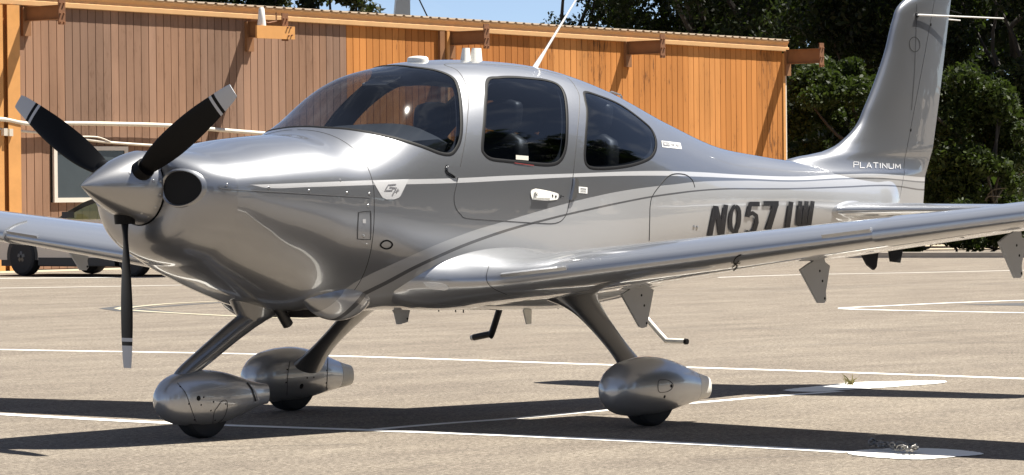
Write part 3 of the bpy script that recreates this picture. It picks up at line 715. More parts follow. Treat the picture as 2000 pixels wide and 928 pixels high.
# ---- wings
WLE = lambda y: 2.335+.040*y
WTE = lambda y: 4.07-.113*y
WZ = lambda y: .732+.1075*y
def wing_sec(y, f0=0.0, f1=1.0, n=44, grow=0.0, gap=0.0):
    y_ = abs(y); f = min(1.35, max(0, (1.08-y_)/.44)); f3 = f**3; f = f*f
    le = WLE(y_)-.17*f3; te = WTE(y_); ch = te-le; t = .165*(1.0+.07*min(f, 1.5)) if y_ < 1.2 else .165-.043*min(1, (y_-1.2)/2.8)
    z0 = WZ(y_)+.028*min(f, 1.5)
    if y_ > 5.3: t *= math.sqrt(max(.03, 1-((y_-5.3)/.36)**2)); le += .30*((y_-5.3)/.35)**2; ch = te-le
    tw = R_(2.0-2.5*(y_-1)/4.5)
    b = f0+(f1-f0)*(1-np.cos(np.linspace(0, np.pi/2 if (f0 == 0 and f1 < 1) else np.pi, n)))/(1 if (f0 == 0 and f1 < 1) else 2)
    yt = 5*t*(.2969*np.sqrt(b)-.126*b-.3516*b**2+.2843*b**3-.1036*b**4)+grow+.0008; cm = 4*.028*b*(1-b)
    up = [(b[i], cm[i]+yt[i]) for i in range(n)][::-1]; lo = [(b[i], cm[i]-yt[i]) for i in range(n)]
    out = []
    for a, q in up+lo:
        X = (a-.3)*ch; Z = q*ch
        out.append((le+.3*ch+X*math.cos(tw)+Z*math.sin(tw), y, z0-X*math.sin(tw)+Z*math.cos(tw)))
    return out
WINGS = {}
for s in (-1, 1):
    ys = np.concatenate([np.linspace(.38, 1.2, 18), np.linspace(1.3, 5.3, 22), np.linspace(5.36, 5.65, 8)])
    w = MB().loft([wing_sec(s*y, 0, .74) for y in ys]).build("wing", M['wing_paint'], PLANE, sharp=50)
    WINGS[s] = w
    MB().loft([wing_sec(s*y, .744, 1.0, 20) for y in np.linspace(.70, 3.30, 14)]).build("flap", M['wing_paint'], w, sharp=50)
    MB().loft([wing_sec(s*y, .744, 1.0, 20) for y in np.linspace(3.315, 5.2, 12)]).build("aileron", M['wing_paint'], w, sharp=50)
    # drooped outboard leading edge cuff, stands a few millimetres proud
    cuff = []
    for y in np.linspace(3.46, 5.28, 14):
        r = wing_sec(s*y, 0, .16, 20, grow=.0075); r = [(p[0]-.016*(1-(p[0]-WLE(abs(y)))/.2), p[1], p[2]) for p in r]; cuff.append(r)
    MB().loft(cuff).build("leading_edge_cuff", M['wing_paint'], w, sharp=50)
    for (y0, y1) in ((.93, 1.40), (3.13, 3.44)):
        P = []
        for y in (y0, y1):
            r = wing_sec(s*y, 0, .74); k = min(r, key=lambda p: p[0]); P.append(np.array(k))
        V = []
        for p in P: V += [p+np.array([.010, 0, .044]), p+np.array([-.008, 0, .034]), p+np.array([.002, 0, .016])]
        MB().add(V, [[0, 1, 4, 3], [1, 2, 5, 4], [2, 0, 3, 5], [0, 2, 1], [3, 4, 5]]).build("stall_strip", M['wing_paint'], w, smooth=False)
wtree = BVHTree.FromPolygons([v.co for v in WINGS[-1].data.vertices], [list(p.vertices) for p in WINGS[-1].data.polygons])
# hinge brackets under the flaps, traced on the plane of each bracket
for yb, px in ((-.97, [(1213,575),(1228,566),(1243,556),(1256,549),(1266,553),(1264,560),(1275,566),(1264,625),(1262,638),(1254,641),(1248,638)]),
               (-2.36, [(1562,527),(1580,514),(1595,506),(1607,502),(1610,512),(1619,519),(1611,570),(1612,586),(1608,592),(1597,592)]),
               (-3.74, [(1950,473),(1966,460),(1980,452),(1992,452),(1994,464),(2002,466),(1993,520),(1995,536),(1991,543),(1981,543)])):
    pts = [on_plane(p, 1, yb) for p in px]; n_ = len(pts)
    for s in (-1, 1):
        P = [(p[0], s*abs(yb)-.006*0, p[2]) for p in pts]
        br = MB().prism([(p[0], p[1]-.008, p[2]) for p in P], (0, .016, 0)).build("hinge_bracket", M['bracket'], WINGS[s], smooth=False)
        cx = np.mean([p[0] for p in P]); zt_ = max(p[2] for p in P); zb_ = min(p[2] for p in P)
        for (fx, fz) in ((0.02, .10), (.02, .48), (-.005, .70)):
            zz = zb_+(zt_-zb_)*fz; c0 = np.array([cx+fx+(.02 if fz < .2 else 0), P[0][1]-.0085, zz])
            MB().tube([c0, c0+np.array([0, .017, 0])], .008, 8).build("bolt", M['rubber'], br)
px_outline("access_cover_ring", [(1782,470),(1800,465),(1835,462),(1870,462),(1886,466),(1870,472),(1835,475),(1800,475)], 1.1, M['seam'], WINGS[-1], wtree)
decal("tie_down_cord", [(spline([(1448,497),(1438,502),(1433,512),(1440,520),(1432,528)], 4), 2.0), ([(1428,512),(1446,514)], 1.6), ([(1430,522),(1444,508)], 1.6)], M['rubber'], WINGS[-1], wtree, off=.004)
decal("wing_skin_seam", [(spline([(955,520),(950,545),(962,562),(990,575)], 6), 1.0)], M['seam'], WINGS[-1], wtree)

# ---- spinner + propeller
hubz = 1.405
R = []
for x in np.concatenate([[0.0005], np.linspace(.008, .42, 34)]):
    r = .203*(1-(1-x/.43)**1.45)**.95 if x < .42 else .203
    R.append([(x, r*math.cos(a), hubz+.006-.03*x+r*math.sin(a)) for a in np.linspace(0, 2*math.pi, 56, endpoint=False)])
R.append([(.428, .19*math.cos(a), hubz-.007+.19*math.sin(a)) for a in np.linspace(0, 2*math.pi, 56, endpoint=False)])
spin = MB().loft(R).build("spinner", paint("polished_spinner", (.33, .33, .335), .9), PLANE, sharp=60)
stree = BVHTree.FromPolygons([v.co for v in spin.data.vertices], [list(p.vertices) for p in spin.data.polygons])
for p in ((300, 353), (315, 353), (314, 380), (304, 405), (277, 417), (290, 424), (254, 338), (312, 330)): dot("screw", p, .008, M['steel'], spin, stree)
PROP_X = .318
def blade(a0):
    er = np.array([0, -math.sin(a0), -math.cos(a0)]); et = np.array([0, -math.cos(a0), math.sin(a0)]); ex = np.array([-1.0, 0, 0])
    rr = np.concatenate([np.linspace(.10, .24, 8), np.linspace(.26, .80, 28), [.81, .826, .8265, .846, .8465, .868, .8685, .89, .92, .95, .97, .983, .99]])
    cs = interp([.10,.16,.20,.30,.42,.55,.68,.80,.90,.96,.99], [.080,.082,.094,.126,.150,.156,.149,.130,.108,.092,.078], rr)
    be = interp([.10,.2,.35,.55,.75,.99], [R_(52),R_(43),R_(31),R_(22),R_(16),R_(12)], rr)
    th = interp([.10,.16,.25,.4,.7,.99], [.9,.62,.28,.15,.09,.06], rr)
    sw = interp([.10,.3,.5,.7,.85,.99], [0,.016,.020,.018,.012,.006], rr)
    rings = []; mi = []
    for r, c, b, t, q in zip(rr, cs, be, th, sw):
        ce = et*math.cos(b)+ex*math.sin(b); cn = np.cross(er, ce)
        rings.append([er*r+ce*((.38-f)*c+q)+cn*g*c+np.array([PROP_X, 0, hubz]) for f, g in airfoil(16, t*1.0, .01)])
    mb = MB(); mb.loft(rings); n = len(rings[0])
    m = []
    for i in range(len(rr)-1):
        rm = (rr[i]+rr[i+1])/2; m += [1 if (rm > .868 or .826 < rm < .846) else 0]*n
    mb.m = m+[0, 1]
    b = mb.build("propeller_blade", [M['black_prop'], M['tip_grey']], PLANE, sharp=35)
    MB().tube([er*.095+np.array([PROP_X, 0, hubz]), er*.205+np.array([PROP_X, 0, hubz])], [.066, .056], 20).build("blade_root_cuff", M['black_prop'], b)
for k in range(3): blade(.012+k*2*math.pi/3)
MB().tube([(.40, 0, hubz-.006), (.46, 0, hubz-.008)], [.19, .185], 40).build("spinner_backplate", M['black'], PLANE)

# ---- wheels
def pant(name, x0, x1, yc, prof, zoff=0.0, mat=None, n=2.25, s0=0.0, s1=1.0):
    R = []
    P = np.array(prof)
    ss = np.concatenate([(1-np.cos(np.linspace(.06, math.pi/2, 16)))*.35, np.linspace(.37, s1, 26)]) if s0 == 0 else np.linspace(s0, s1, 8)
    for s_ in ss:
        zc, hh, hw = [float(interp(P[:, 0], P[:, k], s_)) for k in (1, 2, 3)]; hh = max(hh, .004); hw = max(hw, .004)
        rg = []
        for a in np.linspace(0, 2*math.pi, 40, endpoint=False):
            c, q = math.cos(a), math.sin(a); r = (abs(c)**n+abs(q)**n)**(-1/n); rg.append((x0+(x1-x0)*s_, yc+hw*r*c, zc+zoff+hh*r*q))
        R.append(rg)
    return MB().loft(R).build(name, mat or M['wing_paint'], PLANE, sharp=60)
def wheel(parent, x, y, r, wd):
    prof = [(-.5, .62), (-.5, .80), (-.46, .92), (-.34, .985), (-.12, 1.0), (.12, 1.0), (.34, .985), (.46, .92), (.5, .80), (.5, .62)]
    R = [[(x+r*q*math.cos(a), y+wd*p, r+r*q*math.sin(a)) for a in np.linspace(0, 2*math.pi, 40, endpoint=False)] for p, q in prof]
    MB().loft(R).build("tyre", M['tyre'], parent, sharp=30)
    MB().tube([(x, y-wd*.42, r), (x, y+wd*.42, r)], r*.62, 24).build("hub", M['steel'], parent)
PROF = [(0,.215,.004,.004),(.012,.215,.05,.045),(.05,.218,.098,.085),(.12,.222,.138,.116),(.22,.226,.160,.134),(.34,.229,.170,.140),(.46,.230,.168,.136),(.58,.228,.152,.122),(.70,.222,.128,.100),(.82,.212,.100,.074),(.92,.204,.078,.054),(1.0,.199,.064,.042)]
XM, YM = 3.056, 1.446
for s in (-1, 1):
    pt = pant("wheel_fairing", 2.665, 3.595, s*YM, PROF, s1=.868)
    tail = pant("tail_cap", 2.665, 3.595, s*YM, PROF, mat=M['white_plastic'], s0=.871); tail.parent = pt; tail.matrix_parent_inverse = Matrix()
    wheel(pt, XM, s*YM, .188, .135)
    ptree = BVHTree.FromPolygons([v.co for v in pt.data.vertices], [list(p.vertices) for p in pt.data.polygons])
    if s < 0:
        px_outline("inspection_door_seam", [(1286,744),(1294,742),(1305,743),(1313,749),(1314,755),(1309,762),(1299,766),(1288,766),(1285,758)], 1.0, M['seam'], pt, ptree, per=4)
        dot("screw", (1311, 754), .010, M['rubber'], pt, ptree); dot("screw", (1298, 775), .010, M['rubber'], pt, ptree)
    else:
        dot("jack_hole", (589, 754.5), .018, M['black'], pt, ptree, h=.001)
        for p in ((561,722),(559,747),(600,738),(613,737),(638,724),(637,748),(584,712),(590,712),(587,717),(622,713),(627,713),(625,718)): dot("screw", p, .0055, M['rubber'], pt, ptree)
        decal("fairing_seam", [(spline([(566,706),(562,730),(560,772)], 6), 1.0)], M['seam'], pt, ptree); decal("fairing_seam", [(spline([(640,700),(639,735),(637,772)], 6), 1.0)], M['seam'], pt, ptree)
    # leg: a flat faired spring
    SEC = [(3.17,.76,.775,.44,.20),(3.17,.84,.71,.33,.12),(3.16,.93,.64,.255,.07),(3.145,1.04,.55,.215,.052),(3.13,1.14,.465,.195,.048),(3.12,1.22,.395,.20,.052),(3.11,1.285,.335,.235,.065),(3.09,1.34,.28,.30,.10),(3.08,1.40,.22,.36,.14)]
    xs, yy, zz, ch, tk = [np.array([q[k] for q in SEC]) for k in range(5)]; ti = np.linspace(0, 1, len(SEC)); tq = np.linspace(0, 1, 34); R = []
    X, Y, Z, C_, T_ = [interp(ti, a, tq) for a in (xs, yy, zz, ch, tk)]
    for i in range(len(tq)):
        j = min(i+1, len(tq)-1); k = max(i-1, 0); d2 = np.array([Y[j]-Y[k], Z[j]-Z[k]]); d2 /= np.linalg.norm(d2); nn = np.array([-d2[1], d2[0]])
        R.append([(X[i]+C_[i]/2*math.cos(a), s*(Y[i]+nn[0]*T_[i]/2*math.sin(a)), Z[i]+nn[1]*T_[i]/2*math.sin(a)) for a in np.linspace(0, 2*math.pi, 28, endpoint=False)])
    MB().loft(R).build("gear_leg", M['shaded_leg_paint'], PLANE, sharp=60)
NP = [(0,.222,.004,.004),(.012,.222,.045,.04),(.05,.224,.092,.075),(.12,.226,.128,.102),(.22,.226,.148,.118),(.35,.224,.158,.124),(.48,.222,.154,.120),(.60,.221,.138,.106),(.72,.221,.112,.084),(.84,.222,.083,.058),(.93,.223,.064,.036),(1.0,.223,.056,.022)]
npt = pant("wheel_fairing", .55, 1.40, 0.0, NP)
ntree = BVHTree.FromPolygons([v.co for v in npt.data.vertices], [list(p.vertices) for p in npt.data.polygons])
wheel(npt, .887, 0, .175, .12)
px_outline("inspection_door_seam", [(416,830),(418,806),(424,796),(434,783),(441,782),(444,788),(443,800),(437,815),(428,824)], 1.0, M['seam'], npt, ntree, per=4)
dot("jack_hole", (388, 778), .015, M['black'], npt, ntree, h=.001)
for p in ((398,776),(393,791),(417,785),(412,802),(352,755),(369,789),(380,820),(441,789),(420,821)): dot("screw", p, .005, M['rubber'], npt, ntree)
decal("fairing_seam", [(spline([(346,748),(362,768),(374,800),(383,824)], 6), 1.0)], M['seam'], npt, ntree)
decal("fairing_stripe", [(spline([(482,748),(492,762),(499,784)], 4), 3.2)], M['ink'], npt, ntree); decal("fairing_stripe", [(spline([(489,752),(498,764),(505,782)], 4), 2.6)], M['pale_ink'], npt, ntree, off=.003)
# nose strut
SEC = [(1.43,.80,.17,.10),(1.36,.71,.15,.085),(1.27,.655,.125,.075),(1.12,.575,.115,.068),(.95,.478,.108,.064),(.82,.405,.10,.060),(.745,.362,.09,.058),(.705,.335,.07,.052),(.692,.318,.03,.03)]
ti = np.linspace(0, 1, len(SEC)); tq = np.linspace(0, 1, 36); X, Z, C_, T_ = [interp(ti, np.array([q[k] for q in SEC]), tq) for k in range(4)]; R = []
for i in range(len(tq)):
    j = min(i+1, 35); k = max(i-1, 0); d2 = np.array([X[j]-X[k], Z[j]-Z[k]]); d2 /= np.linalg.norm(d2); nn = np.array([-d2[1], d2[0]])
    R.append([(X[i]+nn[0]*C_[i]/2*math.cos(a), T_[i]/2*math.sin(a)*1.4, Z[i]+nn[1]*C_[i]/2*math.cos(a)) for a in np.linspace(0, 2*math.pi, 24, endpoint=False)])
strut = MB().loft(R).build("nose_strut", M['shaded_leg_paint'], PLANE, sharp=60)
R = []
for z, x0, x1, hw in ((.86,1.10,1.62,.13),(.78,1.12,1.60,.12),(.72,1.155,1.54,.10),(.67,1.185,1.46,.08),(.64,1.21,1.38,.06)):
    xc, hx = (x0+x1)/2, (x1-x0)/2
    R.append([(xc+hx*math.cos(a), hw*math.sin(a), z) for a in np.linspace(0, 2*math.pi, 28, endpoint=False)])
MB().loft(R).build("strut_fairing", M['shaded_leg_paint'], strut, sharp=60)
MB().box((.725, -.03, .31), (.775, .03, .37)).build("strut_clamp", M['steel'], strut)
MB().tube([(1.36, -.10, .76), (1.44, -.10, .66), (1.475, -.10, .615)], [.032, .032, .032], 14).tube([(1.47, -.10, .622), (1.478, -.10, .611)], .026, 14, 1).build("exhaust_pipe", [M['dark_metal'], M['black']], cowl)
# cowl exit and belly strakes
MB().box((1.50, -.20, .655), (1.72, .20, .70)).build("cooling_outlet", M['black'], cowl)
# keel bulge below the firewall (nose gear / exhaust tunnel)
R = []
for k in range(16):
    f = k/15; x = 1.36+f*.56; rr = math.sin(math.pi*f)**.7 if 0 < f < 1 else .01
    R.append([(x, -.33+.135*rr*math.cos(a), .770+(.135*rr*math.sin(a))) for a in np.linspace(0, 2*math.pi, 28, endpoint=False)])
MB().loft(R).build("belly_fairing", M['livery'], body, sharp=70)
R2 = [[(p[0], -p[1], p[2]) for p in r][::-1] for r in R]
MB().loft(R2).build("belly_fairing", M['livery'], body, sharp=70)
# boarding steps
def onx(px, x): return on_plane(px, 0, x)
Ls = [onx(p, 4.05) for p in ((1248, 600), (1268, 628), (1300, 664))]; e = onx((1338, 667), 4.05)
MB().tube(spline(Ls+[Ls[-1]+(e-Ls[-1])*.12+np.array([0, 0, -.004]), e], 6), .016, 12).build("boarding_step", M['white_plastic'], PLANE)
MB().tube([e, e+(e-Ls[-1])*.12], [.019, .017], 12).build("step_pad", M['rubber'], PLANE)
Rs = [onx(p, 4.05) for p in ((978, 596), (960, 652))]; e = onx((926, 659), 4.05)
MB().tube(spline([Rs[0], Rs[1], Rs[1]+(e-Rs[1])*.15, e], 6), .021, 12).build("boarding_step", M['dark_metal'], PLANE)
MB().tube([e, e+(e-Rs[1])*.15], [.02, .017], 12).build("step_pad", M['white_plastic'], PLANE)
# fresh-air / landing light lens at the wing root leading edge
both = [(BVHTree.FromPolygons([v.co for v in WINGS[-1].data.vertices], [list(p.vertices) for p in WINGS[-1].data.polygons])), fbvh]
class Nearest:
    def ray_cast(self, c, v):
        hs = [t.ray_cast(c, v) for t in both]; hs = [h for h in hs if h[0] is not None]
        return min(hs, key=lambda h: (h[0]-c).length) if hs else (None, None, None, None)
fill_decal("root_vent_plate", [(826,551.5),(862,552.5),(873,557),(877,563),(868,566),(845,564.5),(832,559)], M['white_paint'], body, Nearest(), off=.008)
# belly antennas
for (px, w_, h_, m_) in (((1028, 606), .055, .085, 'white_plastic'), ((775, 604), .055, .09, 'bracket')):
    c = on_plane(px, 1, 0.0)
    MB().prism([(c[0]-.04, -.006, c[2]+.03), (c[0]+.045, -.006, c[2]+.03), (c[0]+.04, -.006, c[2]-h_), (c[0]+.0, -.006, c[2]-h_)], (0, .012, 0)).build("belly_antenna", M[m_], body, smooth=False)
for px in ((890, 606), (905, 607), (1090, 600), (857, 605)):
    c = on_plane(px, 1, -.1); MB().tube([c+np.array([0, 0, .02]), c-np.array([0, 0, .012])], .004, 6).build("drain_pin", M['dark_metal'], body)
# roof antennas
def roof_z(x): return float(interp(XS, ZT, x))
c = on_plane((816, 121), 1, 0.0)
R = [[(c[0]+k*.052*math.cos(a), k*.072*math.sin(a), roof_z(c[0])+z) for a in np.linspace(0, 2*math.pi, 28, endpoint=False)] for k, z in ((1.05, -.02), (1.0, .006), (.97, .018), (.80, .026), (.35, .030), (.02, .031))]
MB().loft(R).build("puck_antenna", M['white_plastic'], body, sharp=50)
for (pxa, pxb, ht) in (((901, 118), (917, 118), .075), ((919, 118), (940, 118), .078)):
    a = on_plane(pxa, 1, 0.0); b = on_plane(pxb, 1, 0.0); z0 = roof_z((a[0]+b[0])/2)
    R = []
    for f in np.linspace(0, 1, 6):
        x0 = a[0]+.018*f; x1 = b[0]-.004*f; hw = .026*(1-.45*f); R.append([((x0+x1)/2+(x1-x0)/2*math.copysign(abs(math.cos(q))**.6, math.cos(q)), hw*math.sin(q), z0-.012+(ht+.012)*f) for q in np.linspace(0, 2*math.pi, 24, endpoint=False)])
    MB().loft(R).build("blade_antenna", M['white_plastic'], body, sharp=50)
a = on_plane((1045, 132), 1, 0.0); b = on_plane((1126, -2), 1, 0.0); b2 = a+(b-a)*1.12
MB().tube([a-(b-a)*.03, a+(b-a)*.10, a+(b-a)*.26, b2], [.018, .014, .0085, .005], 12).build("whip_antenna", M['white_paint'], body)
c = on_plane((1191, 186), 1, -.12); d2 = on_plane((1214, 194), 1, -.12); u = np.array([.0, 0, .05])
MB().tube([c-u*.6, c+u*.35, c+(d2-c)*.15+u*.5, d2-(d2-c)*.1+u*.5, d2+u*.3, d2-u*.6], .006, 8).build("grab_handle", M['steel'], body)
# ventral fin and tail tie-down
c = on_plane((1697, 512), 1, 0.0)
MB().prism([(c[0]-.16, -.01, c[2]+.14), (c[0]+.12, -.01, c[2]+.14), (c[0]+.08, -.01, c[2]-.035), (c[0]+.05, -.01, c[2]-.055), (c[0]-.02, -.01, c[2]-.02)], (0, .02, 0)).build("tail_skid", M['rubber'], body, smooth=False)
c = on_plane((1752, 505), 1, 0.0)
MB().prism([(c[0]-.12, -.008, c[2]+.16), (c[0]+.10, -.008, c[2]+.16), (c[0]+.03, -.008, c[2]-.03), (c[0]-.08, -.008, c[2]-.02)], (0, .016, 0)).build("tail_skid", M['rubber'], body, smooth=False)

# ---- cabin interior
R = []
for x, z, hw in ((1.725,1.685,.12),(1.80,1.70,.30),(1.95,1.725,.42),(2.15,1.755,.47),(2.33,1.765,.49),(2.40,1.74,.50),(2.40,1.55,.52),(2.36,1.35,.54)):
    R.append([(x, hw*t, z-.10*abs(t)**3) for t in np.linspace(-1, 1, 15)]+[(x, hw*t, z-.12-.10*abs(t)**3) for t in np.linspace(1, -1, 15)])
MB().loft(R).build("glareshield", M['dash'], PLANE, sharp=50)
MB().box((1.9, -.40, .80), (4.4, .40, .82)).build("cabin_floor", M['liner'], PLANE, smooth=False)
bk = fsec(np.full(40, 4.72), np.linspace(0, 2*np.pi, 40, endpoint=False)); bc = bk.mean(0); bk = bc+(bk-bc)*.95
MB().prism([tuple(p) for p in bk], (.02, 0, 0)).build("aft_bulkhead", M['liner'], PLANE, smooth=False)
def seat(x, y):
    def rb(cx, cy, cz, hx, hy, hz, tilt=0.0, n=4.0, rows=12):
        R = []
        for f in np.linspace(-1, 1, rows):
            k = (1-abs(f)**n)**(1/n) if abs(f) < 1 else .15; k = max(k, .35); z = f*hz
            R.append([(cx+hx*k*math.copysign(abs(math.cos(a))**.55, math.cos(a))+z*math.sin(tilt), cy+hy*k*math.copysign(abs(math.sin(a))**.55, math.sin(a)), cz+z*math.cos(tilt)) for a in np.linspace(0, 2*math.pi, 24, endpoint=False)])
        return MB().loft(R)
    b = rb(x+.05, y, 1.40, .075, .23, .33, .22).build("seat", M['leather'], PLANE, sharp=60)
    rb(x-.20, y, 1.06, .26, .23, .09).build("seat_cushion", M['leather'], b, sharp=60)
    rb(x+.155, y, 1.815, .05, .13, .095, .15).build("headrest", M['leather'], b, sharp=60)
    for q in (-.05, .05): MB().tube([(x+.12, y+q, 1.68), (x+.145, y+q, 1.77)], .007, 8).build("headrest_post", M['steel'], b)
for x, y in ((2.98, -.29), (2.98, .29), (3.85, -.27), (3.85, .27)): seat(x, y)
c = on_plane((745, 160), 1, .10)
MB().prism([c+np.array([-.06, -.10, -.02]), c+np.array([-.06, .10, -.02]), c+np.array([.06, .10, .02]), c+np.array([.06, -.10, .02])], (0, 0, .012)).build("sun_visor", M['cloth'], PLANE, smooth=False)

# ================================================================= HANGAR
WY = 38.8                                   # plane of the hangar wall, parallel to the airplane
HX = 33.1
HANGAR = thing("hangar", "long low hangar with brown and orange vertical board wall and steel outriggers", "hangar", (HX, WY, 0))
def wp(px, out=0.0):
    """pixel -> hangar-local (along, height) on the wall plane, or on a plane 'out' metres in front of it"""
    p = on_plane(px, 1, WY-out); return p[0]-HX, p[2]
def EAVE(a): return 5.10-.33*a/24.7          # the eave falls slightly along the wall
BW = .2032
def unit_box(name, mat):
    mb = MB().box((0, 0, 0), (BW-.016, .022, 1.0)); me = bpy.data.meshes.new(name); me.from_pydata(mb.v, [], mb.f); me.materials.append(mat); return me
BM = {k: unit_box("board", M[k]) for k in ('board_brown', 'board_brown2', 'board_brown3', 'board_orange', 'board_orange2', 'board_rusty')}
wall = MB().loft([[(a, 0, 0), (a, .25, 0), (a, .25, EAVE(a)+.2), (a, 0, EAVE(a)+.2)] for a in (-4.0, 24.8)]).build("wall", M['backing'], HANGAR, smooth=False, local=True)
a_end = wp((1527, 200))[0]; a_split = wp((672, 200))[0]; a_post = wp((30, 200))[0]; a_win = (wp((104, 330))[0], wp((243, 330))[0])
zw0, zw1 = wp((170, 389))[1], wp((170, 291))[1]
n_b = int((a_end+4.0)/BW)
for k in range(n_b+1):
    a = a_end-(k+1)*BW
    if a < -4.0: break
    pan = (k//6*7919 % 11)                                    # siding went up in sheets of six boards, each weathered its own way
    if a > a_split-.05 or a < a_post-.1:
        me = BM['board_rusty'] if any(wp((p0, 110))[0] < a < wp((p1, 110))[0] for p0, p1 in ((786, 846), (876, 1022))) else BM['board_orange2' if pan in (2, 5, 9) else 'board_orange']
    else: me = BM[('board_brown', 'board_brown2', 'board_brown3')[pan % 3]]
    spans = [(0.02, EAVE(a)+.18)]
    if a+BW > a_win[0]-.02 and a < a_win[1]+.02: spans = [(.02, zw0-.06), (zw1+.06, EAVE(a)+.18)]
    for z0, z1 in spans:
        o = link("board", me, wall, True); o.location = (a, -.024-random.random()*.003, z0); o.scale = (1, 1, z1-z0)
# end trim at the corner, pale weathered edge
ec = MB().box((a_end+.002, -.05, 0), (a_end+.09, .02, 4.72)).build("corner_trim", M['trim_orange'], HANGAR, smooth=False, local=True)
MB().box((a_end+.092, -.035, 0), (a_end+.15, .24, 4.70)).build("corner_flashing", M['frame_white'], HANGAR, smooth=False, local=True)
MB().box((-4.0, .26, 0), (-3.9, 8.9, 5.1)).build("end_wall", M['board_orange'], HANGAR, smooth=False, local=True)
MB().box((a_end+.0, .26, 0), (a_end+.1, 9.0, 4.6)).build("end_wall", M['board_orange'], HANGAR, smooth=False, local=True)
# posts (column flanges) and outrigger beams
a = wp((17, 150))[0]
MB().box((a-.16, -.16, 0), (a+.15, -.145, EAVE(a)-.01)).box((a-.012, -.144, 0), (a+.012, -.03, EAVE(a)-.01)).build("column", M['trim_orange'], HANGAR, smooth=False, local=True)
MB().box((a-.75, -.12, 0), (a-.24, -.03, EAVE(a)-.01)).build("column", M['trim_orange'], HANGAR, smooth=False, local=True)
a = wp((861, 90))[0]
MB().box((a-.13, -.10, 0), (a+.02, -.03, EAVE(a)-.01)).build("column", M['beam_brown'], HANGAR, smooth=False, local=True)
MB().box((a+.08, -.12, 0), (a+.16, -.03, EAVE(a)-.01)).build("column", M['trim_orange'], HANGAR, smooth=False, local=True)
L = 1.1
for px, py0, py1 in ((121.5, -4, 48), (557.5, 26, 80), (951, 47, 95), (1295, 67, 113), (1605.5, 84, 131)):
    a, zb_ = wp((px, py1), L); zt_ = wp((px, py0), L)[1]; z1 = zt_-.13; z0 = zb_+.10
    c2 = MB().box((a-.012, -L+.03, z0+.012), (a+.012, -.03, z1-.012))
    c2.box((a-.07, -L+.03, z1-.012), (a+.07, -.03, z1)); c2.box((a-.07, -L+.03, z0), (a+.07, -.03, z0+.012))
    b = c2.build("outrigger_beam", M['beam_brown'], HANGAR, smooth=False, local=True)
    MB().box((a-.085, -L, zb_), (a+.085, -L+.025, zt_)).build("end_plate", M['beam_rust'], b, smooth=False, local=True)
    MB().box((a-.10, -.10, z0-.28), (a+.10, -.03, z1)).build("wall_clamp", M['beam_brown'], b, smooth=False, local=True)
    for f in (.09, .42, .80):
        for dx in (-.045, .045):
            z = zb_+(zt_-zb_)*f; MB().tube([(a+dx, -L-.03, z), (a+dx, -L-.001, z)], .02, 6).build("bolt", M['beam_rust'], b, smooth=False, local=True)
    if px == 557.5:
        x0 = wp((500, 62), L+.05)[0]; x1 = wp((574, 62), L+.05)[0]; q0 = wp((540, 76), L+.05)[1]; q1 = wp((540, 51), L+.05)[1]
        MB().box((x0, -L-.08, q0), (x1, -L-.035, q1)).build("orange_plate", M['trim_orange'], b, smooth=False, local=True)
        for q in ((562, 54), (568, 54), (564, 70), (570, 69)):
            x, z = wp(q, L+.09); MB().tube([(x, -L-.11, z), (x, -L-.081, z)], .018, 6).build("bolt", M['beam_rust'], b, smooth=False, local=True)
# fascia: two-lip gutter channel
def along(poly, a0, a1, name, mat, seg=26, parent=HANGAR):
    R = []
    for a in np.linspace(a0, a1, seg): R.append([(a, y, EAVE(a)+z) for y, z in poly])
    return MB().loft(R).build(name, mat, parent, smooth=False, local=True)
fas = along([(-.03,.0),(-.095,.0),(-.10,.01),(-.10,.095),(-.055,.11),(-.055,.16),(-.10,.225),(-.10,.26),(-.03,.26)], -4.0, a_end+.18, "fascia", M['trim_tan'])
# ribbed roof sheet
V = []; Fc = []; per = .28; nseg = int((a_end+4.4)/per)
prof = []
for k in range(nseg):
    x0 = -4.0+k*per
    prof += [(x0, 0), (x0+per*.62, 0), (x0+per*.72, .030), (x0+per*.90, .030)]
for j, (y, dz) in enumerate(((-.115, .262), (9.0, .85))):
    for x, h in prof: V.append((x, y, EAVE(x)+dz+h))
    for x, h in prof: V.append((x, y, EAVE(x)+dz+h-.006))
n_ = len(prof)
for k in range(n_-1): Fc += [[k, k+1, 2*n_+k+1, 2*n_+k], [n_+k, 2*n_+n_+k, 2*n_+n_+k+1, n_+k+1], [k, n_+k, n_+k+1, k+1]]
mesh("roof_sheet", V, Fc, M['roof'], HANGAR, smooth=False, local=True)
# window
wx0, wx1 = a_win
wnd = MB().box((wx0-.04, -.075, zw0-.06), (wx1+.04, -.022, zw0+.03)).box((wx0-.04, -.075, zw1-.03), (wx1+.04, -.022, zw1+.05)).box((wx0-.04, -.075, zw0+.031), (wx0+.045, -.022, zw1-.031)).box((wx1-.045, -.075, zw0+.031), (wx1+.04, -.022, zw1-.031)).build("window_frame", M['frame_white'], HANGAR, smooth=False, local=True)
MB().box((wx0+.0455, -.05, zw0+.0305), (wx1-.0455, -.04, zw1-.0305)).build("window_pane", M['pane_dark'], wnd, smooth=False, local=True)
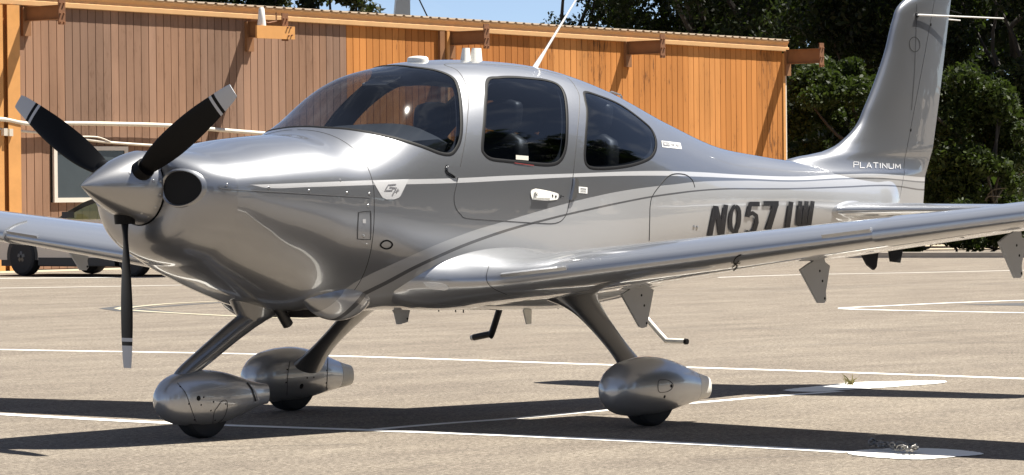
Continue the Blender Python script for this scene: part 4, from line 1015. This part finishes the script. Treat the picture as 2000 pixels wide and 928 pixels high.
# conduits clipped to the wall
def conduit(pxs, r, out):
    P = [];
    for p in spline(pxs, 5): a, z = wp(p, out); P.append((a, -out, z))
    MB().tube(P, r, 10).build("conduit", M['conduit'], HANGAR, local=True)
conduit([(-60, 238), (0, 233), (40, 240), (70, 243), (130, 241), (260, 243), (340, 246), (430, 254), (530, 262)], .042, .14)
conduit([(-60, 246), (0, 252), (40, 256), (90, 261), (150, 270), (200, 277), (280, 283), (360, 287)], .026, .10)
conduit([(150, 267), (190, 268), (215, 277)], .016, .12)
for p in ((5, 258), (16, 259)):
    a, z = wp(p, .1); MB().box((a-.05, -.2, z-.07), (a+.04, -.06, z+.07)).build("junction_box", M['conduit'], HANGAR, smooth=False, local=True)
# lamp on the outrigger
a, z = wp((511, 42), 1.08)
R = [[(a+r*math.cos(q), -1.08+r*math.sin(q), z+h) for q in np.linspace(0, 2*math.pi, 20, endpoint=False)] for r, h in ((.035, .28), (.055, .26), (.075, .05), (.092, -.10), (.085, -.10), (.06, .03))]
lamp = MB().loft(R).build("lamp_shade", M['white_plastic'], HANGAR, local=True)
MB().tube([(a, -1.08, z-.03), (a, -1.08, z-.12), (a, -1.08, z-.17), (a, -1.08, z-.195)], [.05, .06, .045, .01], 14).build("bulb", M['mast_grey'], lamp, local=True)
MB().tube([(a, -1.08, z+.0), (a+.25, -1.03, z-.02), (a+.5, -1.0, z+.02), (a+.5, -1.0, z+.2)], .016, 8).build("lamp_arm", M['beam_rust'], lamp, local=True)
# dry strip of dirt and a kerb along the wall
d = mesh("dirt_verge", [(20, WY-1.6, .004), (62, WY-1.6, .004), (62, WY+.3, .004), (20, WY+.3, .004)], [[0, 1, 2, 3]], M['dirt'], smooth=False); d["kind"] = "structure"

# ================================================================= CAR
cw = [ground((46, 539)), None]
CX, CY = cw[0][0], cw[0][1]
CAR = thing("parked_car", "cream car with black sills parked nose-in to the hangar wall behind the wing", "car", (CX, CY, 0), -math.pi/2)
def car():
    ox, oy = 0.0, -.02        # local frame: x from the front wheel back, y across to the far side
    # side outline (x from front wheel, z)
    low = [(-.86,.40),(-.92,.56),(-.88,.70),(-.62,.82),(.0,.92),(.55,.98),(.9,1.0),(1.6,1.0),(2.4,1.01),(3.3,1.03),(3.72,1.0),(3.84,.80),(3.82,.45),(3.6,.28),(-.7,.28)]
    R = []
    for f, k in ((0, .985), (.06, 1.0), (.5, 1.0), (.94, 1.0), (1, .985)):
        R.append([(ox+1.45+(x-1.45)*k, oy+f*1.78, .66+(z-.66)*k) for x, z in low])
    bd = MB().loft(R).build("body", M['car_paint'], CAR, sharp=35, local=True)
    roof = [(.80,.985),(1.12,1.15),(1.45,1.29),(1.80,1.385),(2.2,1.42),(2.75,1.39),(3.15,1.26),(3.55,1.02)]
    inner = [(1.00,1.005),(1.24,1.13),(1.52,1.235),(1.82,1.305),(2.2,1.335),(2.68,1.305),(2.95,1.215),(3.20,1.02)]
    for f in (.06, 1.62):
        n = len(roof); V = [(ox+x, oy+f+(z-1.0)*(.22 if f < 1 else -.22), z) for x, z in roof]+[(ox+x, oy+f+.05*(1 if f < 1 else -1)+(z-1.0)*(.22 if f < 1 else -.22), z) for x, z in inner]
        MB().add(V, [[i, i+1, n+i+1, n+i] for i in range(n-1)]).build("window_surround", M['car_black'], bd, local=True)
        V = [(ox+x, oy+f+.045*(1 if f < 1 else -1)+(z-1.0)*(.22 if f < 1 else -.22), z) for x, z in inner]
        MB().add(V, [list(range(n))]).build("side_window", M['car_glass'], bd, smooth=False, local=True)
        for xb in (1.98,):
            MB().prism([(ox+xb, oy+f+.0, 1.0), (ox+xb+.14, oy+f, 1.0), (ox+xb+.12, oy+f+(.08 if f < 1 else -.08), 1.35), (ox+xb+.04, oy+f+(.08 if f < 1 else -.08), 1.35)], (0, .03, 0)).build("pillar", M['car_black'], bd, smooth=False, local=True)
    V = []; n = len(roof)
    for x, z in roof: V += [(ox+x, oy+.06+(z-1.0)*.22, z+.004), (ox+x, oy+1.72-(z-1.0)*.22, z+.004)]
    MB().add(V[4:14], [[2*i, 2*i+1, 2*i+3, 2*i+2] for i in range(4)]).build("roof", M['car_black'], bd, local=True)
    MB().add(V[0:6], [[0, 1, 3, 2], [2, 3, 5, 4]]).build("front_windscreen", M['car_glass'], bd, local=True)
    MB().add(V[12:16], [[0, 1, 3, 2]]).build("rear_screen", M['car_glass'], bd, local=True)
    MB().box((ox+.43, oy-.012, .19), (ox+2.42, oy+.10, .33)).build("sill", M['car_black'], bd, smooth=False, local=True)
    MB().box((ox+1.20, oy-.13, 1.03), (ox+1.34, oy+.03, 1.14)).build("door_mirror", M['car_black'], bd, local=True)
    for (x0, x1, z0, z1) in ((.55, 1.62, .62, .70),):
        MB().box((ox+x0, oy-.004, z0), (ox+x1, oy+.01, z0+.012)).build("door_crease", M['car_black'], bd, smooth=False, local=True)
    for xd in (.62, 1.70, 2.72): MB().box((ox+xd, oy-.004, .48), (ox+xd+.012, oy+.01, .97)).build("door_seam", M['car_black'], bd, smooth=False, local=True)
    for wx in (0, 2.85):
        for wy in (.075, 1.665):
            c = np.array([ox+wx, oy+wy, .345])
            prof = [(-.11, .66), (-.115, .85), (-.09, .97), (0, 1.0), (.09, .97), (.115, .85), (.11, .66)]
            R = [[(c[0]+.345*q*math.cos(a), c[1]+p, c[2]+.345*q*math.sin(a)) for a in np.linspace(0, 2*math.pi, 32, endpoint=False)] for p, q in prof]
            w = MB().loft(R).build("wheel", M['tyre'], CAR, sharp=30, local=True)
            mb = MB()
            for k in range(5):
                a = 2*math.pi*k/5+.3; e = np.array([math.cos(a), 0, math.sin(a)]); t = np.array([-math.sin(a), 0, math.cos(a)]); s_ = -.118 if wy < 1 else .118
                mb.prism([c+e*.03+t*.03+np.array([0, s_, 0]), c+e*.22+t*.022+np.array([0, s_*.8, 0]), c+e*.22-t*.022+np.array([0, s_*.8, 0]), c+e*.03-t*.03+np.array([0, s_, 0])], (0, .02, 0))
            mb.tube([c+np.array([0, -.09, 0]), c+np.array([0, -.085, 0])], .23, 24)
            mb.build("rim", M['rim'], w, smooth=False, local=True)
            sg = -1 if wy < 1 else 1; yo = oy-.006 if wy < 1 else oy+1.786
            V = [(ox+wx, yo, .345)]+[(ox+wx+.41*math.cos(a), yo, max(.285, .345+.41*math.sin(a))) for a in np.linspace(-.16, math.pi+.16, 25)]
            MB().prism([V[k] for k in range(1, 26)], (0, .004, 0)).build("wheel_arch", M['car_black'], bd, smooth=False, local=True)
    MB().box((ox-.80, oy+.2, .17), (ox+3.7, oy+1.6, .33)).build("underbody", M['car_black'], bd, smooth=False, local=True)
car()

# ================================================================= TREES
def leaf_cloud(clumps, per, size, rng, droop=0.0, flat=.5):
    """many small leaf quads spread through clumps"""
    C = np.array([c[:3] for c in clumps]); Rr = np.array([c[3] for c in clumps])
    w = Rr**2; w = w/w.sum(); N = int(per); k = rng.choice(len(C), N, p=w)
    d = rng.normal(size=(N, 3)); d /= np.linalg.norm(d, axis=1, keepdims=True)
    r = Rr[k]*(rng.random(N)**.45); P = C[k]+d*r[:, None]*np.array([1, 1, .75])
    P[:, 2] -= droop*rng.random(N)*Rr[k]
    n = rng.normal(size=(N, 3)); n[:, 2] += flat; n /= np.linalg.norm(n, axis=1, keepdims=True)
    t = np.cross(n, rng.normal(size=(N, 3))); t /= np.linalg.norm(t, axis=1, keepdims=True)+1e-9; b = np.cross(n, t)
    s = size*(.6+.8*rng.random(N))[:, None]; wdt = s*(.45+.15*rng.random((N, 1)))
    V = np.stack([P-t*s, P+b*wdt, P+t*s, P-b*wdt], 1).reshape(-1, 3)
    F_ = np.arange(4*N).reshape(N, 4)
    return V, F_
def tree(name, label, base, h, clumps, leaves, size, mat, seed, trunk_r=.16, limbs=7, group=None, droop=0.0, bare=0, cat="tree"):
    rng = np.random.default_rng(seed)
    root = thing(name, label, cat, tuple(base), 0, group)
    bx = np.array(base, float)
    T = [bx+np.array([rng.normal()*.12*i, rng.normal()*.12*i, h*i/6]) for i in range(7)]
    mb = MB().tube(T, [trunk_r*(1-.13*i) for i in range(7)], 10)
    cs = [np.array(c[:3]) for c in clumps]
    order = rng.permutation(len(cs))[:limbs]
    for i in order:
        c = cs[i]; st = T[min(6, max(1, int(6*min(.85, .6*(c[2]-bx[2])/max(h, .1)))))]
        mid = (st+c)/2+rng.normal(size=3)*.15*np.linalg.norm(c-st)*.4+np.array([0, 0, -.08*np.linalg.norm(c-st)])
        mb.tube(spline([st, mid, c], 4), list(np.linspace(trunk_r*.42, .018, 9)), 6)
    mb.build("trunk", M['bark'], root, fix=False)
    V, F_ = leaf_cloud(clumps, leaves, size, rng, droop)
    mesh("crown", V, F_, mat, root, smooth=False)
    if bare:
        tw = MB()
        for _ in range(bare):
            c = cs[rng.integers(len(cs))]; a = bx+np.array([rng.normal()*.5, -rng.random()*.6, rng.random()*1.1]); e = a+np.array([rng.normal()*1.5, -.4-rng.random()*.8, .4+rng.random()*1.2]); m_ = (a+e)/2+rng.normal(size=3)*.2
            tw.tube(spline([a, m_, e], 4), list(np.linspace(.03, .008, 9)), 5)
        tw.build("branches", M['twig'], root, fix=False)
    return root
def at(px, D, z):
    v = _d+CR*(px-W_PX/2)/F_PX; p = CAM+v*D; return np.array([p[0], p[1], z])
def clumps_box(c, rad, n, seed, r0, r1, zlo, zhi, shell=.5):
    rng = np.random.default_rng(seed); out = []
    for _ in range(n):
        d = rng.normal(size=2); d /= np.linalg.norm(d); r = rad*(shell+(1-shell)*rng.random())*math.sqrt(rng.random()*.6+.4); f = rng.random(); z = zlo+(zhi-zlo)*f
        k = math.sin(math.pi*min(.95, max(.12, f*.85+.08)))**.5
        out.append((c[0]+d[0]*r*k, c[1]+d[1]*r*k, z, r0+(r1-r0)*rng.random()))
    return out
def mk(name, label, px, D, rad, zlo, zhi, n, r0, r1, leaves, size, mat, seed, group, **kw):
    b = at(px, D, 0); return tree(name, label, b, zhi*.75, clumps_box(b, rad, n, seed, r0, r1, zlo, zhi), leaves, size, mat, seed, group=group, **kw)
GT = "trees behind the hangar"
mk("broadleaf_tree", "bushy green tree standing right against the hangar corner", 1640, 92, 1.9, .9, 4.6, 46, .30, .65, 30000, .066, M['leaf'], 11, GT, bare=10)
mk("broadleaf_tree", "full green shrubby tree growing to the right of the airplane's fin", 1905, 88, 1.7, .5, 4.1, 46, .30, .65, 30000, .066, M['leaf'], 12, GT, bare=9)
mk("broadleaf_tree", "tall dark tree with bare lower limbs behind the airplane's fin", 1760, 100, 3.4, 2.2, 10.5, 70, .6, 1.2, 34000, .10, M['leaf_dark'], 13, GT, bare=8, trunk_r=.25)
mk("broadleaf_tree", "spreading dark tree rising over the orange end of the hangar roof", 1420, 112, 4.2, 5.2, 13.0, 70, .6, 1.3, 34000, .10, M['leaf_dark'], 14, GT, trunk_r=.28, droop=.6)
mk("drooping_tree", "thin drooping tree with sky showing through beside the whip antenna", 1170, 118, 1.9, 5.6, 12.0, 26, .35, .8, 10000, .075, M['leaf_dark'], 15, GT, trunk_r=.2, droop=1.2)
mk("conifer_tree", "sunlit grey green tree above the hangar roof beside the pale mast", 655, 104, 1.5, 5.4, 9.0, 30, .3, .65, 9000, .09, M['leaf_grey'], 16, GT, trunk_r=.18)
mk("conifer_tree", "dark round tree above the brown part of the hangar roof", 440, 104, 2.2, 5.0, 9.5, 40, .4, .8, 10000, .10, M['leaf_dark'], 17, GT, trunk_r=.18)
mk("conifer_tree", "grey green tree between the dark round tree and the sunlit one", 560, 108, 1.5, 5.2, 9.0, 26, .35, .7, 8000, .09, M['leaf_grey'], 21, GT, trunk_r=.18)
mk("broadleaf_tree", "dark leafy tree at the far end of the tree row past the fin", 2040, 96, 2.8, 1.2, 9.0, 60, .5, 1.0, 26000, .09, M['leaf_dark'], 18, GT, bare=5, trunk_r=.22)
for i, (px, D, r, zh) in enumerate(((1745, 80, .55, .62), (1800, 79, .6, .85), (1868, 80, .7, 1.0), (1935, 81, .7, .8), (2010, 80, .8, 1.1))):
    b = at(px, D, 0)
    tree("low_shrub", ["low round shrub at the asphalt edge under the wing tip", "low leafy shrub second from the hangar side along the asphalt edge", "tallest low shrub along the asphalt edge under the wing tip", "wide low shrub beside the outermost hinge bracket", "low shrub at the far end of the row along the asphalt edge"][i], b, zh*.5, clumps_box(b, r, 12, 40+i, .15, .3, .15, zh), 2600, .06, M['leaf'], 50+i, trunk_r=.03, limbs=6, group="low shrubs along the asphalt edge", cat="shrub")
# distant wood that closes the view behind the trees
rng = np.random.default_rng(99); cl = []
for _ in range(150):
    px = 1230+rng.random()*1000; D = 118+rng.random()*22; p = at(px, D, 0); cl.append((p[0], p[1], 1+rng.random()*11, 1.0+rng.random()*1.2))
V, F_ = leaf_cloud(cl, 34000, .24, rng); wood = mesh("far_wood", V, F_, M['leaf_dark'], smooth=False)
tag(wood, "dark mass of distant woodland closing the view behind the trees", "woodland", kind="stuff")
e0, e1 = at(1500, 84, 0), at(2250, 84, 0)
v = (e1-e0)/np.linalg.norm(e1-e0); nrm = np.array([-v[1], v[0], 0])
q = [e0-nrm*3.5*0, e1, e1+nrm*60, e0+nrm*60]
u = mesh("undergrowth_ground", [(p[0], p[1], .02) for p in q], [[0, 1, 2, 3]], M['dirt'], smooth=False); u["kind"] = "structure"
k0, k1 = at(1480, 76.5, 0), at(2300, 72.0, 0); v = (k1-k0)/np.linalg.norm(k1-k0); nrm = np.array([-v[1], v[0], 0])
MBk = MB().prism([k0, k1, k1+nrm*.35, k0+nrm*.35], (0, 0, .11)); kb = MBk.build("concrete_kerb", M['concrete'], smooth=False); kb["kind"] = "structure"

# pale mast and its stay wire behind the roof
m0 = at(791, 112, 0)
ms = thing("pale_mast", "pale grey tapering mast rising behind the hangar roof", "mast", tuple(m0))
V0 = [(m0+CR*(px-791)/F_PX*112)[:2] for px in (768, 806)]
MB().prism([(V0[0][0], V0[0][1], 5.6), (V0[1][0], V0[1][1], 5.6), (V0[1][0], V0[1][1], 8.6), ((V0[0]+V0[1])[0]/2, (V0[0]+V0[1])[1]/2, 8.6)], (.25, .3, 0)).build("mast_panel", M['mast_grey'], ms, smooth=False)
MB().box((m0[0]-.12, m0[1]-.12, 0), (m0[0]+.12, m0[1]+.12, 5.62)).build("mast_post", M['mast_grey'], ms, smooth=False)
w0, w1 = at(816, 112, 7.6), at(852, 112, 6.4)
sw_ = MB().tube([w0, w1, w1+(w1-w0)*4], .022, 6).build("stay_wire", M['dark_metal'], ms)

# ================================================================= SMALL THINGS ON THE GROUND
cp = [ground(p) for p in ((1698, 880), (1712, 876), (1722, 882), (1735, 881), (1748, 884), (1760, 884), (1772, 887), (1782, 885), (1788, 889), (1780, 891), (1768, 889), (1755, 887), (1738, 885))]
path = spline([(p[0], p[1], .022) for p in cp], 12)
CH = thing("tie_down_chain", "heap of steel tie-down chain lying on the white patch beside the wing shadow", "chain", (cp[6][0], cp[6][1], 0))
lm = MB().tube([(.021*math.copysign(abs(math.cos(a))**.8, math.cos(a))*1.35, .013*math.sin(a), 0) for a in np.linspace(0, 2*math.pi, 15)], .0052, 6, cap=False)
lme = bpy.data.meshes.new("chain_link"); lme.from_pydata(lm.v, [], lm.f); lme.materials.append(simple('weathered_chain', (.22, .21, .20), .5, metal=.8, var=.3, vscale=40)); lme.polygons.foreach_set("use_smooth", np.full(len(lme.polygons), True))
acc = 0; last = path[0]; kk = 0
for p in path[1:]:
    acc += np.linalg.norm(p-last)
    if acc >= .036:
        t = p-last; o = link("chain_link", lme, CH); o.location = tuple(p+np.array([0, 0, .004+random.random()*.018])); acc = 0; kk += 1
        o.rotation_euler = (math.pi/2*(kk % 2)*.8+random.uniform(-.3, .3), random.uniform(-.2, .2), math.atan2(t[1], t[0])+random.uniform(-.4, .4))
    last = p
gw = ground((1661, 755)); rng = np.random.default_rng(5); mb = MB()
for _ in range(26):
    a = rng.random()*6.28; l = .03+rng.random()*.07; tip = gw+np.array([math.cos(a)*l*.7, math.sin(a)*l*.7, l*(.4+.7*rng.random())]); b0 = gw+rng.normal(size=3)*np.array([.02, .02, 0])+np.array([0, 0, .012])
    sd = np.array([-math.sin(a), math.cos(a), 0])*.004
    mb.add([b0-sd, b0+sd, (b0+tip)/2+sd*.8+np.array([0, 0, .01]), tip, (b0+tip)/2-sd*.8+np.array([0, 0, .01])], [[0, 1, 2, 3, 4]])
tag(mb.build("weed_tuft", M['weed'], smooth=False, fix=False), "small dry weed tuft growing at the edge of the white tie-down patch", "weed")

# trees and poles across the apron behind the camera (seen mirrored in the paint and windows)
SRC = [o for o in COL.objects if o.name.startswith(("broadleaf_tree", "conifer_tree"))]
def mirror_tree(x, y, k, seed, lab):
    b = np.array([x, y, 0]); return tree("apron_tree", lab, b, 6*k, clumps_box(b, 3.6*k, 60, seed, .6*k, 1.3*k, .8*k, 8.0*k), 7000, .17*k+.12, M['leaf_dark'], seed, trunk_r=.25, group="trees across the apron")
for i, (x, y, k) in enumerate(((15, -24, 1.5), (22, -21, 2.1), (31, -23, 1.8), (40, -22, 2.3), (27, -33, 2.6), (50, -26, 2.2), (62, -28, 2.5), (45, -40, 2.8), (76, -30, 2.6), (92, -34, 2.8), (6, -38, 1.9), (-10, -44, 1.9), (-28, -46, 1.8))):
    mirror_tree(x, y, k, 200+i, "dark round tree across the apron, mirrored in the airplane's side")
